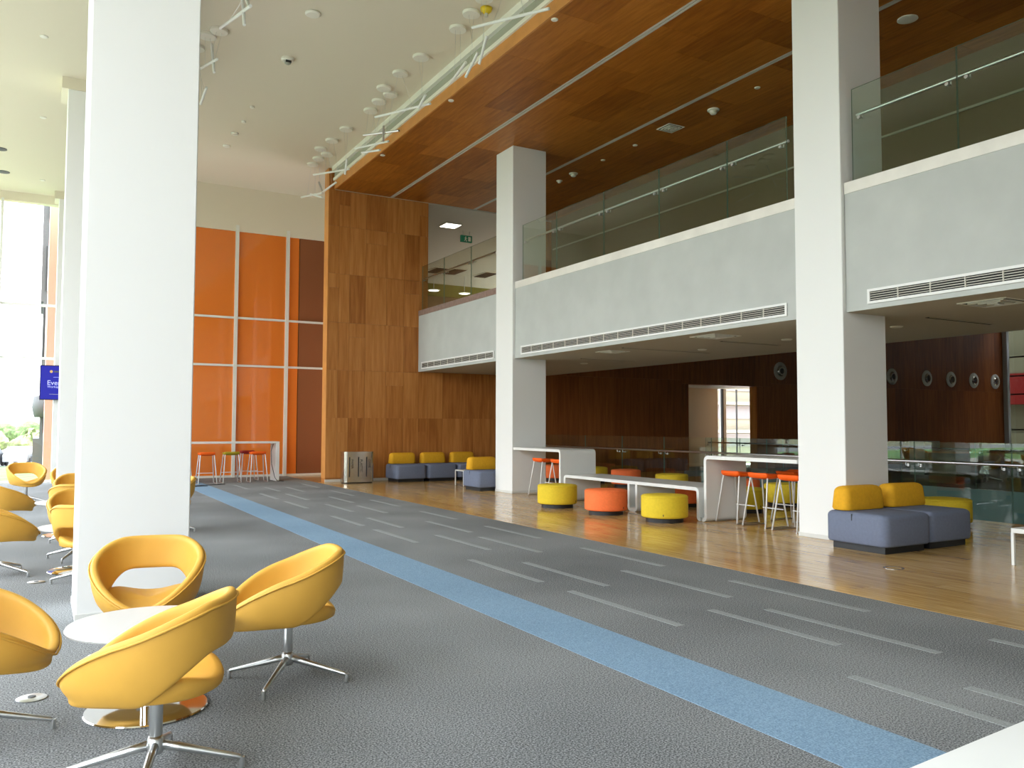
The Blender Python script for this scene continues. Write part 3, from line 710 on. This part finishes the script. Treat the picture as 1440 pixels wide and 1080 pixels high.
pedestal(.36, 12.85, 'round white table in the third group, half hidden by the big pillar')
for x, y, lb in ((.0, 5.32, 'oval metal floor socket lid on the carpet beside the nearest table'), (.008, 9.16, 'metal floor socket lid below the second-row chair'), ):
    t = empty('floor_socket', (x, y, 0), 0, lb, 'floor socket')
    MB().lathe([(0, .001), (.075, .001), (.077, .005), (.068, .009), (0, .010)], 28).build('lid', 'alu', t, smooth=True, auto=30)
    MB().lathe([(0, .010), (.022, .010), (.02, .014), (0, .014)], 12).build('lock', 'greyclad', t)
t = empty('floor_socket', (7.92, 5.73, 0), 0, 'round flush socket ring in the wooden floor', 'floor socket')
MB().lathe([(.085, .0005), (.105, .0005), (.105, .003), (.085, .003), (.085, .0005)], 28).build('ring', 'steel', t); MB().lathe([(0, .0005), (.083, .0005), (.08, .002), (0, .002)], 24).build('lid', 'woodfloor', t)

# ================================================================== FOLDED BAR TABLE, STOOLS, POUFS, SOFAS
def ribbon(name, path, x0, x1, th, mat, parent, rad=.07):
    """sheet of constant thickness folded along a (y, z) centre line with round bends"""
    P = [Vector((p[0], p[1])) for p in path]; c = [P[0]]
    for i in range(1, len(P)-1):
        a, b, d = P[i-1], P[i], P[i+1]; u = (a-b).normalized(); v = (d-b).normalized()
        r = min(rad, (a-b).length*.48, (d-b).length*.48)
        p0, p1 = b+u*r, b+v*r
        for k in range(6):
            q = k/5; c.append((p0.lerp(b, q)).lerp(b.lerp(p1, q), q))
    c.append(P[-1]); vs = []; N = len(c)
    for i in range(N):
        d = (c[min(N-1, i+1)]-c[max(0, i-1)]).normalized(); nn = Vector((-d.y, d.x))*th/2
        for x in (x0, x1):
            for s in (1, -1): vs.append((x, c[i].x+nn.x*s, c[i].y+nn.y*s))
    fs = []
    for i in range(N-1):
        a, b = i*4, (i+1)*4
        fs += [(a, b, b+1, a+1), (a+2, a+3, b+3, b+2), (a, a+2, b+2, b), (a+1, b+1, b+3, a+3)]
    fs += [(0, 1, 3, 2), ((N-1)*4, (N-1)*4+2, (N-1)*4+3, (N-1)*4+1)]
    return MB().add(vs, fs).build(name, mat, parent, smooth=True, bevel=0, auto=30)
t = empty('folded_bar_table', (9.12, 12, 0), 0, 'long white folded bar table and low bench running between the two pillars', 'table')
X0, X1, TH = 0, .86, .055
ribbon('bar_top', [(16.0-12, .995), (14.10-12, .995), (14.10-12, .0275), (13.98-12, .0275)], X0, X1, TH, 'laminate', t)
ribbon('bench_top', [(14.0-12, .0275), (13.93-12, .0275), (13.93-12, .50), (10.07-12, .50), (10.07-12, .0275), (9.98-12, .0275)], X0, X1, TH, 'laminate', t)
ribbon('bench_support', [(11.86-12, .472), (11.86-12, .0275), (11.64-12, .0275), (11.64-12, .472)], X0, X1, TH, 'laminate', t, .06)
ribbon('bar_top', [(10.0-12, .0275), (9.90-12, .0275), (9.90-12, 1.01), (8.07-12, 1.01)], X0, X1, TH, 'laminate', t)

def make_stool(mat):
    root = empty('bar_stool', (0, 0, 0))
    # saddle seat, sitter faces +x; front and back edges roll, centre dips
    vs = []; fs = []; nx_, ny_ = 10, 10
    def top(x, y): return .775+.022*(abs(x)/.19)**2.2*(1 if x > 0 else 2.4)-.012*(1-(y/.215)**2)
    for lay in (0, 1):
        for i in range(nx_+1):
            for j in range(ny_+1):
                a, b = -1+2*i/nx_, -1+2*j/ny_
                k = .93 if lay else 1
                x = .19*a*(1-.10*b*b)*k; y = .215*b*(1-.08*a*a)*k
                z = top(x, y)+.012 if not lay else top(x, y)-.056-(.028*max(0, -a)**2)+.012*max(abs(a), abs(b))**4
                if not lay: z -= .016*max(abs(a), abs(b))**6
                vs.append((x, y, z))
    n = ny_+1; o2 = (nx_+1)*n
    for i in range(nx_):
        for j in range(ny_):
            q = (i*n+j, (i+1)*n+j, (i+1)*n+j+1, i*n+j+1); fs.append(q); fs.append(tuple(o2+k for k in reversed(q)))
    edge = [i*n for i in range(nx_+1)] + [nx_*n+j for j in range(1, n)] + [i*n+ny_ for i in range(nx_-1, -1, -1)] + [j for j in range(ny_-1, 0, -1)]
    for k in range(len(edge)):
        a, b = edge[k], edge[(k+1) % len(edge)]; fs.append((a, b, o2+b, o2+a))
    MB().add(vs, fs).build('seat', mat, root, smooth=True, sub=1)
    for sx_ in (-1, 1):
        for sy_ in (-1, 1):
            MB().tube([(sx_*.10, sy_*.15, .735), (sx_*.125, sy_*.17, .72), (sx_*.235, sy_*.225, .012)], .012, 8).build('leg', 'wire', root, smooth=True)
    for sy_ in (-1, 1):
        MB().tube([(-.245, sy_*.225, .010), (.245, sy_*.225, .010)], .0095, 8).build('runner', 'alu', root, smooth=True, auto=40)
    MB().tube([(.165+.0, -.20, .26), (.165, .20, .26)], .0085, 8).build('footrest', 'wire', root, smooth=True, auto=40)
    MB().tube([(-.10, -.15, .735), (-.10, .15, .735)], .008, 8).tube([(.10, -.15, .735), (.10, .15, .735)], .008, 8).build('seat_frame', 'wire', root)
    return root
stools = {k: make_stool(k) for k in ('stoolor', 'stoolol', 'stoolred')}
KIDS = {o: list(o.children) for o in bpy.data.objects if o.children}
used = set()
def put_stool(k, x, y, rz, lb, grp):
    s = stools[k] if k not in used else copy_tree(stools[k]); used.add(k)
    s.location = (x, y, .001); s.rotation_euler = (0, 0, math.radians(rz)); tag(s, lb, 'bar stool', grp)
g1, g2, g3 = 'orange stools at the near bar', 'orange stools at the far bar', 'stools at the bar before the orange wall'
put_stool('stoolor', 9.53, 9.62, 0, 'orange bar stool next to the leg of the near bar', g1)
put_stool('stoolor', 9.50, 9.02, 0, 'orange bar stool in the middle of the near bar front row', g1)
put_stool('stoolor', 9.48, 8.42, 0, 'orange bar stool touching the near pillar', g1)
put_stool('stoolor', 10.45, 9.35, 180, 'darker orange bar stool across the near bar, behind the middle one', g1)
put_stool('stoolor', 10.40, 8.55, 180, 'darker orange bar stool across the near bar, peeping out at the pillar', g1)
put_stool('stoolor', 9.50, 15.35, 0, 'orange bar stool against the far pillar at the far bar', g2)
put_stool('stoolor', 9.50, 14.62, 0, 'orange bar stool beside the leg of the far bar', g2)
put_stool('stoolor', 3.72, 22.35, 90, 'orange bar stool at the end bar, nearest the big pillar', g3)
put_stool('stoolred', 3.18, 22.75, 90, 'dark red bar stool half hidden behind the big pillar at the end bar', g3)
put_stool('stoolol', 4.35, 22.5, 90, 'olive bar stool in the middle of the end bar', g3)
put_stool('stoolor', 5.03, 22.5, 90, 'orange bar stool by the table leg of the end bar', g3)
put_stool('stoolred', 4.95, 23.25, 270, 'dark red bar stool across the end bar by its leg', g3)
t = empty('end_bar_table', (0, 0, 0), 0, 'white high bar table before the orange wall', 'table')
MB().box(2.2, 5.62, 22.55, 23.2, 1.01, 1.06).build('tabletop', 'laminate', t, bevel=.006, seg=1)
MB().box(5.53, 5.62, 22.55, 23.2, 0, 1.01).build('side_panel', 'laminate', t, bevel=.006, seg=1)
MB().box(2.2, 2.29, 22.55, 23.2, 0, 1.01).build('side_panel', 'laminate', t, bevel=.006, seg=1)
cb = MB().tube([(5.47, 22.62, 1.0), (5.40, 22.58, .80), (5.42, 22.57, .45), (5.5, 22.53, .10), (5.56, 22.5, .008), (5.72, 22.45, .008)], .008, 6).build('cable', 'black', smooth=True)
tag(cb, 'black cable hanging down inside the leg of the end bar', 'cable')
cb = MB().tube([(2.9, 21.45, .008), (3.1, 21.6, .008), (3.3, 21.5, .008), (3.5, 21.7, .008), (3.9, 21.75, .008), (4.1, 21.9, .008)], .010, 6).tube([(3.3, 21.5, .008), (3.2, 21.3, .008), (3.4, 21.4, .012), (3.6, 21.38, .008)], .010, 6).build('cable', 'black', smooth=True)
tag(cb, 'black cable lying in a loop on the carpet before the end bar stools', 'cable')

def make_pouf(mat, r=.365, h=.42):
    root = empty('pouf', (0, 0, 0))
    MB().lathe([(0, 0), (r*.80, 0), (r*.80, .075), (0, .075)], 40).build('plinth', 'black', root, smooth=True, auto=30)
    b = MB().lathe([(0, .072), (r*.93, .072), (r*.985, .082), (r, .105), (r*1.004, h*.55), (r, h-.045), (r*.985, h-.018), (r*.945, h-.004), (r*.6, h+.008), (0, h+.012)], 56).build('cushion', mat, root, smooth=True)
    MB().tube([(r*1.0*math.cos(a), r*1.0*math.sin(a), h-.028) for a in [2*PI*k/56 for k in range(56)]], .0045, 5, closed=True).build('seam', mat, b, smooth=True)
    box('pull_tab', (-.006, .006, -r-.004, -r+.004, .11, .14), 'black', b)
    return root
poufs = {k: make_pouf(k) for k in ('lime', 'orange')}
KIDS = {o: list(o.children) for o in bpy.data.objects if o.children}
used2 = set()
def put_pouf(k, x, y, rz, lb, grp='round poufs around the low white bench'):
    s = poufs[k] if k not in used2 else copy_tree(poufs[k]); used2.add(k)
    s.location = (x, y, .001); s.rotation_euler = (0, 0, rz); tag(s, lb, 'pouf', grp)
put_pouf('lime', 8.34, 12.98, .6, 'yellow round pouf before the bench, nearest the far bar')
put_pouf('orange', 8.44, 11.60, .3, 'orange round pouf before the bench, between two yellow ones')
put_pouf('lime', 8.60, 10.26, -.75, 'yellow round pouf before the bench, nearest the camera')
put_pouf('orange', 12.65, 16.55, 0, 'orange round pouf behind the bench, by the glass railing')
put_pouf('lime', 12.45, 14.6, 0, 'yellow round pouf behind the bench, by the glass railing')
put_pouf('orange', 10.55, 12.05, 0, 'orange pouf seen under the bench top by its right end')
put_pouf('lime', 12.3, 11.2, 1.0, 'yellow pouf seen through the legs of the near bar stools')
put_pouf('lime', 10.80, 10.72, 0, 'yellow pouf just behind the leg panel of the near bar')
put_pouf('orange', 12.5, 12.5, 0, 'orange pouf farther back behind the leg panel of the near bar')
put_pouf('lime', 11.95, 7.75, .2, 'yellow pouf behind the two-seat slate sofa')
put_pouf('lime', 12.7, 18.0, 0, 'yellow pouf peeping out beside the far bar leg panel')
put_pouf('orange', 12.4, 19.4, 0, 'orange pouf behind the far bar stools')

def make_sofa(w, d, backs):
    root = empty('sofa_module', (0, 0, 0))
    box('plinth', (-w/2+.07, w/2-.07, -d/2+.07, d/2-.07, 0, .085), 'black', root)
    s = cushion(-w/2, w/2, -d/2, d/2, .08, .458, .06, .095, .006).build('seat', 'slate', root, smooth=True, auto=50)
    for sx_ in (-1,):
        box('slit', (-w/2-.002, -w/2+.006, .03, .042, .36, .44), 'black', s)
    b = cushion(-w/2+.06, w/2-.06, d/2-.30, d/2-.02, .459, .755, .065, .085, .004, .025).build('backrest', 'amber', root, smooth=True, auto=50)
    return root
sf = make_sofa(.87, .87, 1)
KIDS = {o: list(o.children) for o in bpy.data.objects if o.children}
SO = [((9.02, 6.735), 0, 'near slate sofa module with amber backrest, left one in front of the pillar', 'slate modules of the near sofa'),
      ((9.915, 6.77), 0, 'near slate sofa module with amber backrest, right one in front of the pillar', 'slate modules of the near sofa'),
      ((8.61, 20.95), 0, 'slate sofa module with amber backrest nearest the steel bin', 'slate modules along the wooden wall'),
      ((9.51, 20.95), 0, 'slate sofa module with amber backrest in the middle of the wall row', 'slate modules along the wooden wall'),
      ((10.41, 20.95), 0, 'slate sofa module with amber backrest at the right end of the wall row', 'slate modules along the wooden wall'),
      ((9.15, 17.3), 0, 'single slate sofa module with amber backrest just behind the far pillar', None)]
for i, ((x, y), rz, lb, grp) in enumerate(SO):
    s = sf if i == 0 else copy_tree(sf)
    s.location = (x, y, .001); s.rotation_euler = (0, 0, rz); tag(s, lb, 'sofa', grp)
def side_table(x, y, w, d, h, label, th=.05, lw=.03):
    t = empty('side_table', (x, y, 0.001), 0, label, 'table')
    MB().box(-w/2, w/2, -d/2, d/2, h-th, h).build('tabletop', 'laminate', t, bevel=.004, seg=1)
    for a in (-1, 1):
        for b in (-1, 1): MB().box(a*(w/2)-(lw if a > 0 else 0), a*(w/2)+(0 if a > 0 else lw), b*(d/2)-(lw if b > 0 else 0), b*(d/2)+(0 if b > 0 else lw), 0, h-th).build('leg', 'laminate', t)
side_table(9.62, 4.92, .8, .62, .40, 'low white square table cut by the picture edge on the wooden floor')
side_table(9.40, 18.80, .48, .48, .385, 'small white table beside the single sofa module', .025, .02)

# recycling bin
t = empty('recycling_bin', (7.22, 20.9, 0), 0, 'stainless steel recycling bin with three slots against the wooden wall', 'bin')
pts = rrect(.80, .42, .09, 6)
def prism(pts, z0, z1):
    n = len(pts); vs = [(x, y, z) for z in (z0, z1) for x, y in pts]
    return MB().add(vs, [tuple(range(n-1, -1, -1)), tuple(range(n, 2*n))]+[(i, (i+1) % n, n+(i+1) % n, n+i) for i in range(n)])
prism(pts, .03, .80).build('body', 'steel', t, smooth=True, auto=30)
prism([(x*.96, y*.94) for x, y in pts], 0, .03).build('plinth', 'black', t)
prism([(x*1.01, y*1.02) for x, y in pts], .80, .815).build('lid', 'steel', t, smooth=True, auto=30)
for x, wd in ((-.27, 'PAPER'), (-.03, 'PLASTIC'), (.19, 'CANS')):
    box('slot', (x-.014, x+.014, -.216, -.20, .17, .68), 'black', t)
    text('lettering', wd, .085 if wd != 'PLASTIC' else .09, 'dark', t, (x+.045, -.213, .62), (PI/2, PI/2, 0), 'LEFT')

# wall screen on the far pillar
t = empty('wall_screen', (.68, 24.05, 2.56), 0, 'blue event screen on the far pillar, mostly hidden', 'screen')
box('housing', (-.72, .72, -.03, .04, -.44, .44), 'black', t)
box('display', (-.70, .70, -.036, -.03, -.42, .42), 'screen', t)
text('lettering', 'Events', .17, 'screentext', t, (-.56, -.038, -.06), (PI/2, 0, 0))
text('lettering', 'Workspace', .075, 'screentext', t, (-.55, -.038, -.13), (PI/2, 0, 0))
o = MB().lathe([(0, 0), (.035, 0), (.035, .003), (0, .003)], 16).build('emblem', 'screengold', t); o.location = (-.47, -.037, .28); o.rotation_euler = (PI/2, 0, 0)
box('emblem_line', (-.41, -.12, -.038, -.036, .26, .30), 'greyclad', t); box('text_line', (-.5, .1, -.038, -.036, -.30, -.29), 'carsilver', t); box('text_line', (-.42, -.05, -.038, -.036, .135, .142), 'screentext', t)

# white counter corner next to the camera
t = empty('counter', (0, 0, 0), 0, 'white counter corner at the lower right, close to the camera', 'counter')
A, B = Vector((1.343, .954)), Vector((1.773, .989)); d = (B-A).normalized(); nn = Vector((d.y, -d.x))
P4 = [A-d*1.2, B+d*1.6, B+d*1.6+nn*.7, A-d*1.2+nn*.7]
def pr(pl, z0, z1): return MB().add([(p.x, p.y, z) for z in (z0, z1) for p in pl], [(3, 2, 1, 0), (4, 5, 6, 7), (0, 1, 5, 4), (1, 2, 6, 5), (2, 3, 7, 6), (3, 0, 4, 7)])
pr(P4, .86, .90).build('countertop', 'laminate', t, smooth=True, bevel=.006, seg=2, auto=40)
cen = sum(P4, Vector((0, 0)))/4
pr([cen+(p-cen)*.94 for p in P4], 0, .86).build('cabinet_body', 'white', t)

# upper lamp in the recess
t = empty('wall_lamp', (19.5, 23.45, 2.9), 0, 'small warm lamp above the cream recess in the dark wall', 'lamp')
MB().lathe([(0, .02), (.07, .02), (.07, -.02), (0, -.02)], 16).build('housing', 'cap', t); MB().lathe([(0, -.02), (.05, -.02), (.05, -.026), (0, -.026)], 16).build('bulb', 'warm', t)

# ================================================================== OUTDOORS
gr = MB().box(-60, 12, 24.98, 36, -.3, -.06).build('lawn_ground', 'grass', kind='structure')
g2_ = MB().add([(-200, 36, -.08), (80, 36, -.08), (80, 58, -1.7), (-200, 58, -1.7), (80, 95, -1.9), (-200, 95, -1.9)], [(0, 1, 2, 3), (3, 2, 4, 5)]).build('road_ground', 'asphalt', kind='structure')
g3_ = MB().add([(-400, 95, -1.9), (300, 95, -1.9), (300, 420, -3.5), (-400, 420, -3.5)], [(0, 1, 2, 3)]).build('field_ground', 'earth', kind='structure')
g4_ = MB().add([(-300, -150, -.5), (-30, -150, -.5), (-30, 36, -.4), (-300, 36, -.4)], [(0, 1, 2, 3)]).add([(38, -60, -.5), (90, -60, -.5), (90, 60, -.5), (38, 60, -.5)], [(0, 1, 2, 3)]).build('terrace_ground', 'earth', kind='structure')
g5_ = MB().box(-15, FX-.1, BY-20, 24.98, -.3, -.06).build('added_bounce_paving', 'paving', kind='structure')  # unseen paving, added to bounce warm light up to the ceiling
g6_ = MB().box(-30, -15, BY-20, 24.98, -.3, -.05).build('side_lawn_ground', 'grass', kind='structure')
def tree(x, y, z, h, r, label, mat='leaf', group='trees outside'):
    t = empty('tree', (x, y, z), 0, label, 'tree', group)
    MB().tube([(0, 0, 0), (.05, 0, h*.3), (0, .05, h*.55)], [r*.10, r*.075, r*.05], 8).build('trunk', 'bark', t, smooth=True)
    bm = bmesh.new()
    rnd = random.Random(int(x*31+y*17))
    for k in range(9):
        a = rnd.uniform(0, 2*PI); q = rnd.uniform(0, .6)*r; s = rnd.uniform(.42, .62)*r
        mt = Matrix.Translation((q*math.cos(a), q*math.sin(a), h*.62+rnd.uniform(-.2, .35)*h*.6)) @ Matrix.Diagonal((s, s, s*.85, 1))
        bmesh.ops.create_icosphere(bm, subdivisions=2, radius=1, matrix=mt)
    for v in bm.verts: v.co += Vector((rnd.uniform(-1, 1), rnd.uniform(-1, 1), rnd.uniform(-1, 1)))*r*.07
    me = bpy.data.meshes.new('crown'); bm.to_mesh(me); bm.free(); me.materials.append(M[mat])
    o = bpy.data.objects.new('crown', me); COL.objects.link(o); o.parent = t; o['kind'] = 'stuff'
trees = [(-9.2, 117, -2, 2.6, 2.6, 'leafdry', 'pale round bush behind the car park, at the picture edge'), (-4.6, 112, -2, 2.2, 2.0, 'leafdry', 'pale round bush behind the lamp post'),
         (-1.8, 118, -2, 1.9, 1.8, 'leafdry', 'pale low bush behind the palm tree')]
for k, lb in enumerate(('hazy tree in the far tree line, at the picture edge', 'hazy tree in the far tree line, above the bush by the lamp post', 'hazy tree in the far tree line, above the palm tree', 'hazy tree in the far tree line, next to the grey building')):
    trees.append((-10.5+k*4.6, 165+(k % 2)*16, -2.4, 3.2+.3*(k % 3), 3.0, 'leaf', lb))
for i, (x, y, z, h, r, mt, lb) in enumerate(trees):
    tree(x, y, z, h, r, lb, mt, 'trees outside' if y < 150 else 'distant tree line')
for k in range(18):  # unseen row, made denser and taller to block low sky light
    tree(-19-(k % 2)*4.2, -12+k*2.15, -.4, random.uniform(4.2, 6.2), random.uniform(1.7, 2.0), 'unseen garden tree outside the side glazing, row thickened to block low sky, mirrored in the glass railing', 'leaf' if k % 3 else 'leafdry', 'garden trees outside the side glazing')
# palm
t = empty('palm_tree', (-.35+.0, 100, -2), 0, 'small palm tree beyond the car park', 'palm tree')
MB().tube([(0, 0, 0), (.1, 0, 1.0), (0, 0, 2.0)], [.28, .22, .2], 8).build('trunk', 'bark', t, smooth=True)
for k in range(22):
    a = k*2.4; up = .2+.9*((k*7) % 10)/10; mb = MB()
    dr = Vector((math.cos(a), math.sin(a), 0)); sd = Vector((-dr.y, dr.x, 0)); L = 1.6
    pts = [Vector((0, 0, 2.0))+dr*L*q+Vector((0, 0, up*1.3*math.sin(q*2.6)-.55*q*q)) for q in (0, .25, .5, .75, 1)]
    ws = (.06, .22, .26, .18, .02)
    vs = [p+sd*w_*s for p, w_ in zip(pts, ws) for s in (-1, 1)]
    mb.add(vs, [(2*i, 2*i+1, 2*i+3, 2*i+2) for i in range(4)]).build('frond', 'leafdry', t)
# lamp post
t = empty('street_lamp', (-3.0, 68, -1.75), 0, 'white street lamp post by the car park', 'street lamp')
MB().tube([(0, 0, 0), (0, 0, 3.1)], .07, 8).build('pole', 'whiteclad', t, smooth=True); MB().tube([(-.25, 0, 3.1), (.25, 0, 3.15)], .04, 6).build('arm', 'whiteclad', t); box('lamp_head', (.15, .45, -.1, .1, 3.1, 3.2), 'whiteclad', t); MB().lathe([(0, 0), (.16, 0), (.14, .1), (0, .1)], 12).build('base', 'whiteclad', t)
# cars
def car(x, y, rz, mat, label):
    t = empty('car', (x, y, -1.78), rz, label, 'car', 'parked cars')
    prof = [(-2.1, .35), (-2.12, .8), (-1.95, .95), (-1.55, 1.0), (-1.0, 1.5), (.6, 1.52), (1.15, 1.02), (1.95, .88), (2.1, .7), (2.1, .35)]
    n = len(prof); vs = [(a, s*(.86 if z < 1.1 else .72), z) for s in (-1, 1) for a, z in prof]
    MB().add(vs, [tuple(range(n)), tuple(range(2*n-1, n-1, -1))]+[(i, i+n, (i+1) % n+n, (i+1) % n) for i in range(n)]).build('body', mat, t)
    for s in (-1, 1):
        MB().quad((-1.35, s*.80, 1.03), (.95, s*.80, 1.03), (.5, s*.735, 1.44), (-.95, s*.735, 1.44)).build('side_window', 'black', t)
        for a in (-1.3, 1.3):
            o = MB().lathe([(0, -.1), (.3, -.1), (.33, 0), (.3, .1), (0, .1)], 16).build('wheel', 'black', t); o.location = (a, s*.78, .33); o.rotation_euler = (PI/2, 0, 0)
car(-3.6, 76, 1.3, 'carpaint', 'dark parked car at the picture edge outside')
car(-1.2, 78, 1.35, 'carsilver', 'silver parked car beyond the end window')
car(.9, 77, 1.25, 'carpaint', 'dark parked car beside the grey building outside')
# grey building with the orange fin
t = empty('office_wing', (0, 0, 0), 0, 'grey building wing with white windows outside the end window', 'building')
MB().box(-.22, 3, 33.95, 38, -.1, 1.0).box(-.02, 3, 34, 38, 1.0, 5.9).box(-.10, 3, 34, 38, 5.9, 10.9).build('wall', 'greyclad', t)
for a, b, x0 in ((8.95, 9.75, .14), (6.3, 7.9, .08), (3.9, 5.7, .06), (1.2, 3.3, .12)):
    f = box('window', (x0, .62, 33.93, 34.0, a, b), 'whiteclad', t); box('frame', (x0-.05, x0, 33.92, 33.98, a, b), 'black', f)
MB().lathe([(0, 0), (.22, 0), (.30, .35), (.26, .75), (0, .8)], 14, (.02, 34.1, 1.75)).build('curved_canopy', 'greyclad', t, smooth=True)
fin = empty('orange_fin', (0, 0, 0), 0, 'tall orange fin wall just outside the end window', 'fin wall')
MB().box(.10, .36, 26.0, 33.5, -.1, 9.5).build('cladding', 'orangeout', fin); MB().box(.09, .37, 25.95, 26.0, -.1, 9.5).build('edge_board', 'orangeout', fin)
# building opposite the atrium
t = empty('opposite_building', (0, 0, 0), 0, 'olive and red building with stairs outside the atrium glazing', 'building')
MB().box(41.2, 45, -20, 40, -.5, 1.2).box(41.2, 45, -20, 40, 4.1, 5.0).box(41.8, 45, -20, 40, 1.2, 13).build('wall', 'oliveclad', t)
box('red_band', (41.1, 41.8, -20, 40, 2.6, 4.1), 'redclad', t)
for y in (8, 10.5, 13, 15.5, 18): f = box('window', (41.7, 41.82, y, y+1.8, 5.1, 6.6), 'carsilver', t)
MB().add([(40.2, 17.5, 2.2), (40.2, 10, -.5), (40.2, 10, -1.0), (40.2, 17.5, 1.6), (40.8, 17.5, 2.2), (40.8, 10, -.5), (40.8, 10, -1.0), (40.8, 17.5, 1.6)], [(0, 1, 2, 3), (4, 7, 6, 5), (0, 4, 5, 1), (3, 2, 6, 7), (0, 3, 7, 4), (1, 5, 6, 2)]).build('stair', 'whiteclad', t)
# white facade beyond the recess window
t = empty('white_facade', (0, 0, 0), 0, 'pale banded facade outside the recess window', 'building')
MB().box(20, 34, 33, 36, -.5, 12).build('wall', 'cove', t)
for z in (.4, 1.9, 3.4, 4.9): box('window_band', (20, 34, 32.95, 33.02, z, z+.7), 'carsilver', t); box('ledge', (20, 34, 32.7, 33.0, z+.75, z+.9), 'paving', t)
